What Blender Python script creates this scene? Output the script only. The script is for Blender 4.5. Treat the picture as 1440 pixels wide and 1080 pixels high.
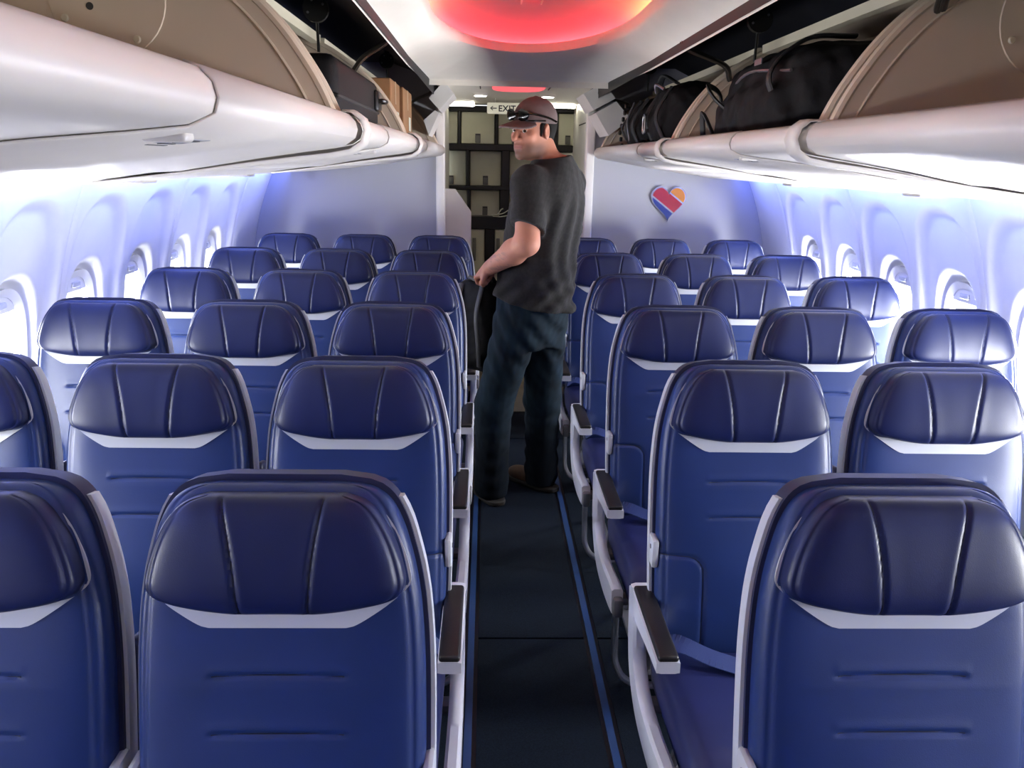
import bpy, bmesh, math, random
import numpy as np
from mathutils import Vector, Matrix
random.seed(7); np.random.seed(7)
S = bpy.context.scene
for o in list(bpy.data.objects): bpy.data.objects.remove(o)
COL = S.collection
PI = math.pi

# ------------------------------------------------------------------ camera
F_PX, C_PITCH, C_YAW, C_ROLL = 1170.0, .2619, .0326, .0186
CAM = Vector((-.166, 0, 1.60))
def cam_dir(u, v, w):
    u, v = u*math.cos(C_ROLL)+v*math.sin(C_ROLL), -u*math.sin(C_ROLL)+v*math.cos(C_ROLL)
    X, Y, Z = u, w, -v
    Y, Z = Y*math.cos(C_PITCH)+Z*math.sin(C_PITCH), -Y*math.sin(C_PITCH)+Z*math.cos(C_PITCH)
    X, Y = X*math.cos(C_YAW)+Y*math.sin(C_YAW), -X*math.sin(C_YAW)+Y*math.cos(C_YAW)
    return Vector((X, Y, Z))
cam_d = bpy.data.cameras.new('camera'); cam = bpy.data.objects.new('camera', cam_d); COL.objects.link(cam)
cam_d.sensor_width = 36; cam_d.lens = F_PX/1440*36; cam_d.clip_start = .02
rx, ry, rz = cam_dir(1, 0, 0), cam_dir(0, -1, 0), -cam_dir(0, 0, 1)
cam.matrix_world = Matrix(((rx.x, ry.x, rz.x, CAM.x), (rx.y, ry.y, rz.y, CAM.y), (rx.z, ry.z, rz.z, CAM.z), (0, 0, 0, 1)))
S.camera = cam

# ------------------------------------------------------------------ world, exposure
S.view_settings.view_transform = 'Standard'; S.view_settings.look = 'None'
S.view_settings.gamma = 1; S.view_settings.use_curve_mapping = False
S.view_settings.exposure = 0.0
W = bpy.data.worlds.new('sky'); S.world = W; W.use_nodes = True
W.node_tree.nodes['Background'].inputs[0].default_value = (.93, .96, 1, 1)
W.node_tree.nodes['Background'].inputs[1].default_value = 2.0
DAY_R, DAY_L = 55.0, 23.0        # daylight through each window, right is the sunny side
LED_W = 90.0                      # blue wall wash
DOME_W = 33.0                     # red / orange ceiling cove

# ------------------------------------------------------------------ layout
ROW_Y = [1.110, 1.894, 2.711, 3.532, 4.393, 5.273]
ROW_K = [.976, .989, 1.0, .999, .995, .979]
Y0, Y_PART, Y_GAL = -2.2, 5.75, 7.4
R_CAB, ZC = 1.76, .75
def wall_x(z): return math.sqrt(R_CAB**2-(z-ZC)**2)

# ------------------------------------------------------------------ helpers
def mesh(name, v, f, mat=None, parent=None, smooth=False, kind=None):
    me = bpy.data.meshes.new(name); me.from_pydata([tuple(p) for p in v], [], [tuple(q) for q in f]); me.update()
    if smooth:
        me.polygons.foreach_set('use_smooth', [True]*len(me.polygons))
        if smooth is not True: me.set_sharp_from_angle(angle=math.radians(smooth))
    if mat: me.materials.append(mat)
    o = bpy.data.objects.new(name, me); COL.objects.link(o)
    if parent: o.parent = parent
    if kind: o['kind'] = kind
    return o
def empty(name, loc=(0, 0, 0), label=None, cat=None, group=None, kind=None):
    o = bpy.data.objects.new(name, None); COL.objects.link(o); o.location = loc; o.empty_display_size = .05
    return tag(o, label, cat, group, kind)
def tag(o, label=None, cat=None, group=None, kind=None):
    if label: o['label'] = label
    if cat: o['category'] = cat
    if group: o['group'] = group
    if kind: o['kind'] = kind
    return o
class MB:
    def __init__(s): s.v = []; s.f = []
    def add(s, v, f):
        n = len(s.v); s.v += [tuple(p) for p in v]; s.f += [tuple(i+n for i in q) for q in f]; return s
    def box(s, c, d, M=None):
        P = []
        for x in (-1, 1):
            for y in (-1, 1):
                for z in (-1, 1):
                    p = Vector((x*d[0]/2, y*d[1]/2, z*d[2]/2))
                    if M: p = M @ p
                    P.append(p+Vector(c))
        return s.add(P, [(0, 1, 3, 2), (4, 6, 7, 5), (0, 4, 5, 1), (2, 3, 7, 6), (0, 2, 6, 4), (1, 5, 7, 3)])
    def tube(s, pts, r, n=8, cap=True, flat=None):
        pts = [Vector(p) for p in pts]; k = len(pts); v = []; f = []
        up = Vector((.13, .21, .97)).normalized(); rr = r if hasattr(r, '__len__') else [r]*k
        pu = None
        for i, p in enumerate(pts):
            t = (pts[min(i+1, k-1)]-pts[max(i-1, 0)]).normalized()
            a = (pu if pu else up); a = a-t*a.dot(t)
            if a.length < 1e-4: a = Vector((1, 0, 0))-t*t.x
            a.normalize(); pu = a; b = t.cross(a)
            for j in range(n):
                w = 2*PI*j/n; v.append(p+a*math.cos(w)*rr[i]*(flat or 1)+b*math.sin(w)*rr[i])
        for i in range(k-1):
            for j in range(n):
                f.append((i*n+j, i*n+(j+1) % n, (i+1)*n+(j+1) % n, (i+1)*n+j))
        if cap: f.append(tuple(range(n-1, -1, -1))); f.append(tuple((k-1)*n+j for j in range(n)))
        return s.add(v, f)
    def prism(s, poly, axis, a, b):
        """closed polygon extruded along an axis; poly in the two other axes (in order)"""
        n = len(poly)
        def P(q, t):
            return {'x': (t, q[0], q[1]), 'y': (q[0], t, q[1]), 'z': (q[0], q[1], t)}[axis]
        v = [P(q, a) for q in poly]+[P(q, b) for q in poly]
        f = [(i, (i+1) % n, n+(i+1) % n, n+i) for i in range(n)]
        f += [tuple(range(n-1, -1, -1)), tuple(range(n, 2*n))]
        return s.add(v, f)
    def disc(s, c, ax, r0, r1, t, n=24):
        """short cylinder / cone along unit axis ax from c, length t"""
        ax = Vector(ax).normalized(); a = ax.orthogonal().normalized(); b = ax.cross(a); c = Vector(c)
        v = [c+(a*math.cos(2*PI*j/n)+b*math.sin(2*PI*j/n))*r0 for j in range(n)]+[c+ax*t+(a*math.cos(2*PI*j/n)+b*math.sin(2*PI*j/n))*r1 for j in range(n)]
        f = [(j, (j+1) % n, n+(j+1) % n, n+j) for j in range(n)]+[tuple(range(n-1, -1, -1)), tuple(range(n, 2*n))]
        return s.add(v, f)
    def rbox(s, c, d, r, seg=3, M=None):
        bm = bmesh.new(); bmesh.ops.create_cube(bm, size=1)
        for q in bm.verts: q.co = Vector((q.co.x*d[0], q.co.y*d[1], q.co.z*d[2]))
        bmesh.ops.bevel(bm, geom=bm.edges[:], offset=r, segments=seg, profile=.5, affect='EDGES', clamp_overlap=True)
        bm.verts.index_update()
        v = [((M @ q.co) if M else q.co)+Vector(c) for q in bm.verts]; f = [[q.index for q in p.verts] for p in bm.faces]
        bm.free(); return s.add(v, f)
    def build(s, name, mat, parent=None, smooth=35, kind=None):
        o = mesh(name, s.v, s.f, mat, parent, smooth, kind)
        bm = bmesh.new(); bm.from_mesh(o.data); bmesh.ops.recalc_face_normals(bm, faces=bm.faces[:]); bm.to_mesh(o.data); bm.free()
        return o
def share(src, parent, loc=None):
    o = src.copy(); COL.objects.link(o); o.parent = parent
    if loc: o.location = loc
    return o
def copy_tree(o, parent=None):
    c = o.copy(); COL.objects.link(c); c.parent = parent
    for ch in [q for q in bpy.data.objects if q.parent == o]: copy_tree(ch, c)
    return c
def spline(pts, n=8):
    """Catmull-Rom through points"""
    P = [np.array(p, float) for p in pts]; P = [2*P[0]-P[1]]+P+[2*P[-1]-P[-2]]; out = []
    for i in range(1, len(P)-2):
        for k in range(n):
            t = k/n; a, b, c, d = P[i-1:i+3]
            out.append(.5*(2*b+(c-a)*t+(2*a-5*b+4*c-d)*t*t+(3*b-a-3*c+d)*t**3))
    out.append(P[-2]); return out

# ------------------------------------------------------------------ materials
def mat(name, col, rough=.5, metal=0, noise=0, nscale=8, bump=0, bscale=60, spec=.5, coat=0, sheen=0, attr=None, voro=False):
    m = bpy.data.materials.new(name); m.use_nodes = True; N = m.node_tree.nodes; L = m.node_tree.links
    b = N['Principled BSDF']; b.inputs['Base Color'].default_value = (*col, 1); b.inputs['Roughness'].default_value = rough
    b.inputs['Metallic'].default_value = metal; b.inputs['Specular IOR Level'].default_value = spec
    b.inputs['Coat Weight'].default_value = coat; b.inputs['Sheen Weight'].default_value = sheen
    tc = N.new('ShaderNodeTexCoord'); src = None
    if attr:
        a = N.new('ShaderNodeAttribute'); a.attribute_name = attr; src = a.outputs['Color']
    if noise:
        n = N.new('ShaderNodeTexNoise'); n.inputs['Scale'].default_value = nscale; n.inputs['Detail'].default_value = 6
        L.new(tc.outputs['Object'], n.inputs['Vector'])
        r = N.new('ShaderNodeMapRange'); r.inputs[1].default_value = .3; r.inputs[2].default_value = .7
        r.inputs[3].default_value = 1-noise; r.inputs[4].default_value = 1+noise; L.new(n.outputs['Fac'], r.inputs[0])
        x = N.new('ShaderNodeMix'); x.data_type = 'RGBA'; x.blend_type = 'MULTIPLY'; x.inputs[0].default_value = 1
        if src: L.new(src, x.inputs[6])
        else: x.inputs[6].default_value = (*col, 1)
        L.new(r.outputs[0], x.inputs[7]); src = x.outputs[2]
    if src: L.new(src, b.inputs['Base Color'])
    if bump:
        n = N.new('ShaderNodeTexVoronoi' if voro else 'ShaderNodeTexNoise'); n.inputs['Scale'].default_value = bscale
        L.new(tc.outputs['Object'], n.inputs['Vector'])
        p = N.new('ShaderNodeBump'); p.inputs['Strength'].default_value = bump; p.inputs['Distance'].default_value = .002
        L.new(n.outputs[0], p.inputs['Height']); L.new(p.outputs[0], b.inputs['Normal'])
    return m
def emis(name, col, st):
    m = bpy.data.materials.new(name); m.use_nodes = True; N = m.node_tree.nodes; b = N['Principled BSDF']
    b.inputs['Base Color'].default_value = (0, 0, 0, 1)
    b.inputs['Emission Color'].default_value = (*col, 1); b.inputs['Emission Strength'].default_value = st
    return m
M_BACK = mat('blue_leather', (.0125, .030, .118), .38, noise=.10, nscale=5, bump=.06, bscale=600, voro=True, spec=.38)
M_HEAD = mat('navy_leather', (.0072, .0125, .060), .38, noise=.10, nscale=6, bump=.06, bscale=600, voro=True, spec=.38)
M_CUSH = mat('cushion_leather', (.010, .016, .085), .5, noise=.08, nscale=6, bump=.06, bscale=600, voro=True)
M_SHELL = mat('navy_shell', (.012, .016, .055), .5, noise=.1)
M_TRIM = mat('light_grey_plastic', (.50, .52, .56), .4)
M_ARM = mat('armrest_white_plastic', (.62, .64, .72), .35, noise=.03)
M_PAD = mat('black_rubber_pad', (.008, .007, .008), .45, bump=.15, bscale=300)
M_STEEL = mat('brushed_steel', (.80, .80, .82), .28, metal=1)
M_GREYM = mat('grey_metal', (.20, .20, .22), .4, metal=.6)
M_BELT = mat('belt_webbing', (.016, .034, .14), .6, bump=.4, bscale=500)
M_WALL = mat('sidewall_plastic', (.72, .72, .78), .5, noise=.02)
M_PART = mat('partition_laminate', (.44, .44, .47), .45, noise=.03, nscale=2)
M_POST = mat('cream_post', (.80, .78, .74), .4, noise=.03)
M_BIN = mat('bin_white', (.70, .655, .61), .38, noise=.02)
M_TAN = mat('bin_tan', (.62, .52, .40), .55, noise=.05, nscale=3)
M_RAIL = mat('bin_rail_cream', (.62, .56, .42), .5, noise=.03)
M_BLACK = mat('black_housing', (.006, .006, .007), .6, noise=.3)
M_BLACK2 = mat('black_gloss', (.010, .010, .011), .3)
M_CEIL = mat('ceiling_white', (.92, .88, .80), .45, noise=.02)
M_VAULT = mat('vault_mauve', (.62, .55, .60), .5, noise=.03)
M_VSTRIP = mat('vault_strip', (.48, .42, .46), .3)
M_CARPET = mat('carpet', (.0075, .0125, .021), .95, noise=.35, nscale=240, bump=.8, bscale=500, spec=.1)
M_TRACKB = mat('track_black', (.006, .008, .014), .5)
M_TRACKC = mat('track_blue', (.020, .055, .16), .35)
M_VINYL = mat('galley_vinyl', (.20, .19, .14), .5, noise=.1)
M_GAL = mat('galley_cream', (.62, .62, .47), .5, noise=.03)
M_GALD = mat('galley_black', (.006, .006, .006), .35)
M_LATCH = mat('galley_latch', (.16, .16, .14), .4, metal=.3)
M_CARD = mat('cardboard', (.42, .22, .10), .8, noise=.12, nscale=10)
M_TAPE = mat('box_tape', (.55, .36, .20), .4)
M_BAG = mat('black_nylon', (.006, .006, .007), .75, noise=.3, nscale=30, bump=.5, bscale=400, spec=.2)
M_BAG2 = mat('black_strap', (.018, .018, .019), .6, bump=.4, bscale=300)
M_CASE = mat('suitcase_black', (.008, .008, .009), .6, spec=.25, noise=.2, bump=.3, bscale=200)
M_PLAC = mat('placard_grey', (.33, .33, .35), .5)
M_INK = mat('ink', (.03, .03, .03), .6)
M_SKIN = mat('skin', (.5, .25, .17), .6, spec=.3, attr='Col', noise=.06, nscale=30)
M_SHIRT = mat('charcoal_jersey', (.018, .0168, .016), .95, noise=.22, nscale=90, bump=.5, bscale=350, sheen=.06, spec=.2)
M_JEAN = mat('denim', (.016, .034, .055), .9, spec=.2, attr='Col', noise=.25, nscale=14, bump=.6, bscale=500)
M_STITCH = mat('denim_stitch', (.10, .13, .15), .8)
M_CAP = mat('cap_cloth', (.105, .070, .068), .9, noise=.12, nscale=40, bump=.4, bscale=400)
M_HAIR = mat('dark_hair', (.006, .0045, .004), .8, spec=.15, bump=.5, bscale=200)
M_GLASSES = mat('sunglasses_black', (.004, .004, .004), .12)
M_SHOE = mat('brown_boot', (.09, .05, .022), .7, noise=.2, nscale=20)
M_SOLE = mat('boot_sole', (.02, .017, .014), .8)
M_EYE = mat('eye_white', (.50, .46, .42), .2)
M_IRIS = mat('iris', (.03, .02, .015), .1)
M_RED = mat('emblem_red', (.36, .004, .012), .25, coat=.5)
M_BLUE = mat('emblem_blue', (.005, .024, .21), .25, coat=.5)
M_YEL = mat('emblem_yellow', (.62, .22, .006), .25, coat=.5)
M_SILV = mat('emblem_silver', (.62, .62, .64), .2, metal=.7)
M_WHITE = mat('white_paper', (.75, .78, .66), .7)
M_SHADE = mat('shade_grey', (.50, .51, .56), .5)
def pane_mat():
    m = bpy.data.materials.new('window_acrylic'); m.use_nodes = True; N = m.node_tree.nodes; L = m.node_tree.links
    N.remove(N['Principled BSDF']); t = N.new('ShaderNodeBsdfTransparent'); g = N.new('ShaderNodeBsdfGlossy'); g.inputs['Roughness'].default_value = .05
    x = N.new('ShaderNodeMixShader'); x.inputs[0].default_value = .06
    L.new(t.outputs[0], x.inputs[1]); L.new(g.outputs[0], x.inputs[2]); L.new(x.outputs[0], N['Material Output'].inputs[0]); return m
M_PANE = pane_mat()
E_LED = emis('led_blue', (.13, .21, 1.0), LED_W)
E_DOWN = emis('downlight', (1, .93, .80), 25)
E_STRIP = emis('galley_strip', (1, .95, .78), 30)
E_OVAL = emis('red_oval', (1, .12, .14), 1.3)
E_SIGN = emis('sign_backlight', (1, .97, .80), .35)
def dome_led():
    m = bpy.data.materials.new('dome_led'); m.use_nodes = True; N = m.node_tree.nodes; L = m.node_tree.links; b = N['Principled BSDF']
    b.inputs['Base Color'].default_value = (0, 0, 0, 1)
    tc = N.new('ShaderNodeTexCoord'); sx = N.new('ShaderNodeSeparateXYZ'); L.new(tc.outputs['Object'], sx.inputs[0])
    r = N.new('ShaderNodeValToRGB'); mr = N.new('ShaderNodeMapRange'); mr.inputs[1].default_value = 1.4; mr.inputs[2].default_value = 4.2
    L.new(sx.outputs[1], mr.inputs[0]); L.new(mr.outputs[0], r.inputs[0])
    e = r.color_ramp.elements; e[0].position = 0; e[0].color = (.85, .32, .24, 1); e[1].position = 1; e[1].color = (1, .035, .045, 1)
    q = e.new(.40); q.color = (1, .50, .18, 1); q = e.new(.66); q.color = (1, .38, .11, 1); q = e.new(.80); q.color = (1, .04, .05, 1)
    L.new(r.outputs[0], b.inputs['Emission Color']); b.inputs['Emission Strength'].default_value = DOME_W
    return m
E_DOME = dome_led()

# ------------------------------------------------------------------ floor
floor = MB().box((0, (Y0+8)/2, -.03), (3.6, 8-Y0, .05)).build('floor', M_TRACKB, kind='structure')
def carpet(x0, x1, y0, y1, m=M_CARPET, n='carpet_panel'): return MB().box(((x0+x1)/2, (y0+y1)/2, -.0015), (x1-x0, y1-y0, .008)).build(n, m, floor)
for x0, x1 in ((-.183, .183), (-1.7, -.232), (.232, 1.7)):
    for y0, y1 in ((Y0, .42), (.426, 2.55), (2.56, 4.70), (4.706, 5.25 if abs(x0) < .2 else Y_PART)): carpet(x0, x1, y0, y1)
for sx in (-1, 1): carpet(sx*.2075-.011, sx*.2075+.011, Y0, 5.25, M_TRACKC, 'track_line')
carpet(-.9, .9, 5.26, 8, M_VINYL, 'vinyl_panel')

# ------------------------------------------------------------------ sidewalls with sculpted window panels
WZ, WHW, WHH = .935, .130, .205       # window centre height and half sizes
PANEL_L = 1.056
def panel_mesh(sgn, windows=True, L=PANEL_L):
    ny = int(L/.0125); nz = 104; v = []; f = []; z0, z1 = .28, 1.57
    def sst(a, b, x): t = min(1, max(0, (x-a)/(b-a))); return t*t*(3-2*t)
    cs = [.265, .795] if windows else []
    th0, th1 = math.asin((z0-ZC)/R_CAB), math.asin((z1-ZC)/R_CAB)
    hole = set()
    for i in range(ny+1):
        y = L*i/ny
        for j in range(nz+1):
            th = th0+(th1-th0)*j/nz; z = ZC+R_CAB*math.sin(th); d = 0
            e = min(y, L-y); d += .010*(1-sst(0, .015, e))
            for c in cs:
                a = abs(y-c)/.238
                top = 1.455
                if z > 1.12: b = (z-1.12)/(top-1.12)
                else: b = 0
                q = (a**2.6+b**2.4)**(1/2.5)
                d += .034*(1-sst(.80, 1.02, q))
                w = ((abs(y-c)/WHW)**2.7+(abs(z-WZ)/WHH)**2.7)**(1/2.7)
                d += .055*(1-sst(1.0, 1.28, w))
                if w < .97: hole.add(i*(nz+1)+j)
            r = R_CAB+d
            v.append((sgn*r*math.cos(th), y, ZC+r*math.sin(th)))
    for i in range(ny):
        for j in range(nz):
            q = (i*(nz+1)+j, (i+1)*(nz+1)+j, (i+1)*(nz+1)+j+1, i*(nz+1)+j+1)
            if all(k in hole for k in q): continue
            f.append(q if sgn < 0 else q[::-1])
    return v, f
def sup_ring(cy, hw, hh, n=40, p=2.7):
    out = []
    for k in range(n):
        a = 2*PI*k/n; c, s_ = math.cos(a), math.sin(a)
        out.append((cy+hw*math.copysign(abs(c)**(2/p), c), hh*math.copysign(abs(s_)**(2/p), s_)))
    return out
wn = 0; PSTART = [3.085-1.06*k for k in range(5, -2, -1)]     # -2.215 ... 4.145
for sgn, side in ((-1, 'left'), (1, 'right')):
    lo = [(sgn*1.70, -.03), (sgn*1.73, .29), (sgn*1.80, .29), (sgn*1.80, -.03)]
    wall = MB().prism(lo, 'y', Y0, Y_PART).build('wall_'+side, M_WALL, kind='structure')
    v, f = panel_mesh(sgn); first = None
    for y in PSTART:
        if first is None: first = mesh('wall_panel', v, f, M_WALL, wall, True); o = first
        else: o = share(first, wall)
        o.location = (0, y, 0)
    v, f = panel_mesh(sgn, False, Y_PART-5.207); mesh('wall_panel', v, f, M_WALL, wall, True).location = (0, 5.207, 0)
    # outer skin so that no daylight leaks round the panels
    th = math.asin((WZ-ZC)/R_CAB)
    proto = None
    for y in PSTART:
        for c in (.265, .795):
            wn += 1
            w = empty('window_%d' % wn, (sgn*(R_CAB+.075)*math.cos(th), y+c, WZ+.006), kind='structure')
            w.rotation_euler = (0, -sgn*th, 0)      # local z runs up the wall
            if proto is None:
                R1, R2 = sup_ring(0, WHW*1.05, WHH*1.05), sup_ring(0, WHW*.86, WHH*.90)
                n = len(R1); vv = []
                for R, dx in ((R1, -.020), (R1, .03), (R2, .012), (R2, -.006)): vv += [(sgn*dx, a, b) for a, b in R]
                ff = []
                for k in range(4):
                    a0, b0 = k*n, ((k+1) % 4)*n
                    ff += [(a0+j, a0+(j+1) % n, b0+(j+1) % n, b0+j) for j in range(n)]
                fr = mesh('window_frame', vv, ff, M_WALL, w, 40)
                Rp = sup_ring(0, WHW*.9, WHH*.94)
                pn = mesh('pane', [(sgn*.004, a, b) for a, b in Rp], [tuple(range(n))], M_PANE, w)
                hd = MB().rbox((sgn*-.008, 0, .155), (.010, .060, .022), .004).build('shade_handle', M_SHADE, w)
                sh = mesh('window_shade', [(sgn*-.002, a, max(b, .128)) for a, b in Rp if b > .10]+[], [tuple(range(sum(1 for a, b in Rp if b > .10)))], M_WALL, w)
                proto = (fr, pn, hd, sh)
            else:
                for q in proto: share(q, w)
            ld = bpy.data.lights.new('daylight', 'AREA'); ld.shape = 'RECTANGLE'; ld.size = .30; ld.size_y = .40
            ld.energy = (DAY_R if sgn > 0 else DAY_L)*(1 if y+c > .6 else .08);   # forward daylight dimmed on purpose, less front fill on the near rows
            ld.color = (.95, .97, 1)
            lo_ = bpy.data.objects.new('daylight', ld); COL.objects.link(lo_)
            lo_.location = (sgn*(R_CAB+.12), y+c, WZ+.02); lo_.rotation_euler = (0, sgn*PI/2, 0)

wall_front = MB().box((0, Y0-.03, 1.05), (3.7, .06, 2.3)).build('wall_front', M_VINYL, kind='structure')

# ------------------------------------------------------------------ ceiling with lit dome
Z_EDGE, Z_RIM, HW_EDGE, Y_CEND = 2.00, 2.075, .50, 4.85
def stadium(hw, yend, b, ystart, n=48, m=24):
    """opening outline: from front-left round the aft end to front-right (closed at the front)"""
    pts = [(-hw, ystart+(yend-b-ystart)*k/m) for k in range(m)]
    pts += [(-hw*math.cos(PI*k/n), yend-b+b*math.sin(PI*k/n)) for k in range(n+1)]
    pts += [(hw, ystart+(yend-b-ystart)*(m-1-k)/m) for k in range(m)]
    return pts
inner = stadium(.375, 4.12, .92, Y0+.5)
def outer_pt(i, p):
    x, y = p
    if y <= 4.12-.92: return (math.copysign(HW_EDGE, x), y)
    k = math.atan2(y-3.20, x)          # walk the rectangle end by angle
    c, s_ = math.cos(k), math.sin(k); t = min(HW_EDGE/max(abs(c), 1e-6), (Y_CEND-3.20)/max(s_, 1e-6)); return (c*t, 3.20+s_*t)
outer = [outer_pt(i, p) for i, p in enumerate(inner)]
# snap two points on the exact corners
for sx in (-1, 1):
    i = min(range(len(outer)), key=lambda k: (outer[k][0]-sx*HW_EDGE)**2+(outer[k][1]-Y_CEND)**2); outer[i] = (sx*HW_EDGE, Y_CEND)
v = []; f = []; n = len(inner); prof = [(0, Z_EDGE-.03), (0, Z_EDGE), (.12, Z_EDGE+.012), (.3, Z_EDGE+.024), (.5, Z_EDGE+.036), (.7, Z_EDGE+.05), (.85, Z_EDGE+.062), (.95, Z_RIM), (1.0, Z_RIM+.012), (1.0, Z_RIM+.050), (.97, Z_RIM+.052), (.94, Z_RIM+.030), (.60, Z_RIM+.030)]
for t, z in prof:
    for a, b in zip(outer, inner):
        zz = z
        if t < .9: zz = z+.025*max(0, min(1, (b[1]+(a[1]-b[1])*(1-t)-3.6)/1.2))*(1-t)
        v.append((a[0]+(b[0]-a[0])*t, a[1]+(b[1]-a[1])*t, zz))
for k in range(len(prof)-1):
    for i in range(n-1): f.append((k*n+i, (k+1)*n+i, (k+1)*n+i+1, k*n+i+1))
ceiling = mesh('ceiling', v, f, M_CEIL, None, 50, 'structure')
# vault above the opening
big = stadium(.47, 4.24, .98, Y0+.4)
v = []; f = []; NV = 12
for k in range(NV+1):
    t = k/NV; s_ = max(0, math.cos(t*PI/2))**.7
    for (x, y) in big:
        yc = min(y, 3.26)
        v.append((x*s_, yc+(y-yc)*s_, Z_RIM+.012+.135*math.sin(t*PI/2)))
n = len(big)
for k in range(NV):
    for i in range(n-1): f.append((k*n+i, k*n+i+1, (k+1)*n+i+1, (k+1)*n+i))
mesh('dome_vault', v, f, M_VAULT, ceiling, True)
MB().box((0, 1.3, Z_RIM+.140), (.075, 4.6, .012)).build('dome_spine', M_VSTRIP, ceiling)
for sx in (-1, 1): MB().box((sx*.040, 1.3, Z_RIM+.138), (.006, 4.6, .018)).build('spine_rail', M_CEIL, ceiling)
MB().rbox((0, 2.72, Z_RIM+.130), (.06, .09, .012), .005).build('smoke_detector', M_BLACK2, ceiling)
# hidden LED line along the cove
a_ = stadium(.435, 4.20, .95, Y0+.5); b_ = stadium(.455, 4.22, .965, Y0+.5); n = len(a_)
v = [(x, y, Z_RIM+.033) for x, y in a_]+[(x, y, Z_RIM+.044) for x, y in b_]
mesh('dome_light_line', v, [(i, i+1, n+i+1, n+i) for i in range(n-1)], E_DOME, ceiling)
# front closure of the cove, aft flat ceiling
MB().box((0, Y0+.25, 2.14), (1.1, .5, .28)).build('ceiling_front_panel', M_CEIL, ceiling)
Z_AFT = 2.05
MB().box((0, 5.10, Z_AFT+.025), (1.08, .48, .05)).box((0, 5.55, Z_AFT+.028), (1.08, .40, .05)).build('aft_panel', M_CEIL, ceiling)
MB().box((0, 6.62, Z_AFT+.03), (1.9, 1.72, .05)).build('galley_ceiling_panel', M_CEIL, ceiling)
for x in (-.22, .22): MB().box((x, 5.45, Z_AFT-.001), (.006, .5, .006)).build('ceiling_seam', M_INK, ceiling)
# upper crown over everything (dark space behind bins)
trim_n = 0
def trim(mb, m, smooth=35):
    global trim_n
    trim_n += 1
    return mb.build('trim_%d' % trim_n, m, None, smooth, 'structure')
for sx in (-1, 1):
    P = [(.495, 1.975), (.52, 2.04), (.60, 2.13), (.80, 2.20), (1.05, 2.20), (1.30, 2.08), (1.42, 1.85), (1.46, 1.58), (1.50, 1.58), (1.46, 1.88), (1.33, 2.12), (1.06, 2.25), (.79, 2.25), (.57, 2.17), (.49, 2.06)]
    h = trim(MB().prism([(sx*a, b) for a, b in P], 'y', Y0, Y_PART), M_BLACK, 30)
    for yb in (1.40, 2.98, 4.96):                 # pivot brackets hanging in the dark bin housing
        zb = 2.07 if yb < 4 else 2.125; b = MB().disc((sx*.735, yb, zb), (0, -1, 0), .042, .042, .02, 20); b.tube([(sx*.735, yb, zb), (sx*.735, yb, zb+.12)], .016, 8).tube([(sx*.735, yb, zb), (sx*.735, yb+.01, zb-.13)], .005, 6)
        b.build('bin_bracket', M_GALD, h)
        for a in (.5, 2.0, 3.6): MB().disc((sx*.735+.028*math.cos(a), yb-.02, zb+.028*math.sin(a)), (0, -1, 0), .004, .004, .004, 8).build('bolt', M_GREYM, h)
    # service-unit rail that carries the wall-wash lights
    P = [(1.24, 1.532), (1.27, 1.520), (1.33, 1.513), (1.44, 1.516), (1.455, 1.53), (1.44, 1.575), (1.25, 1.575)]
    r = trim(MB().prism([(sx*a, b) for a, b in P], 'y', Y0, Y_PART-.01), M_BIN)
    for y in PSTART+[5.207]:
        L = 1.056 if y < 5 else .45
        q = MB(); q.add([(sx*1.452, y+.06, 1.532), (sx*1.452, y+L-.06, 1.532), (sx*1.441, y+L-.06, 1.572), (sx*1.441, y+.06, 1.572)], [(0, 1, 2, 3)])
        mesh('light_strip', [(sx*1.4565, a, b) if b < 1.55 else (sx*1.4475, a, b) for _, a, b in q.v], [(0, 1, 2, 3)], E_LED, r)
    for y in (1.55, 2.95, 4.2): MB().rbox((sx*1.36, y, 1.511), (.09, .13, .014), .006).build('reading_light_panel', M_BIN, r)

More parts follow.
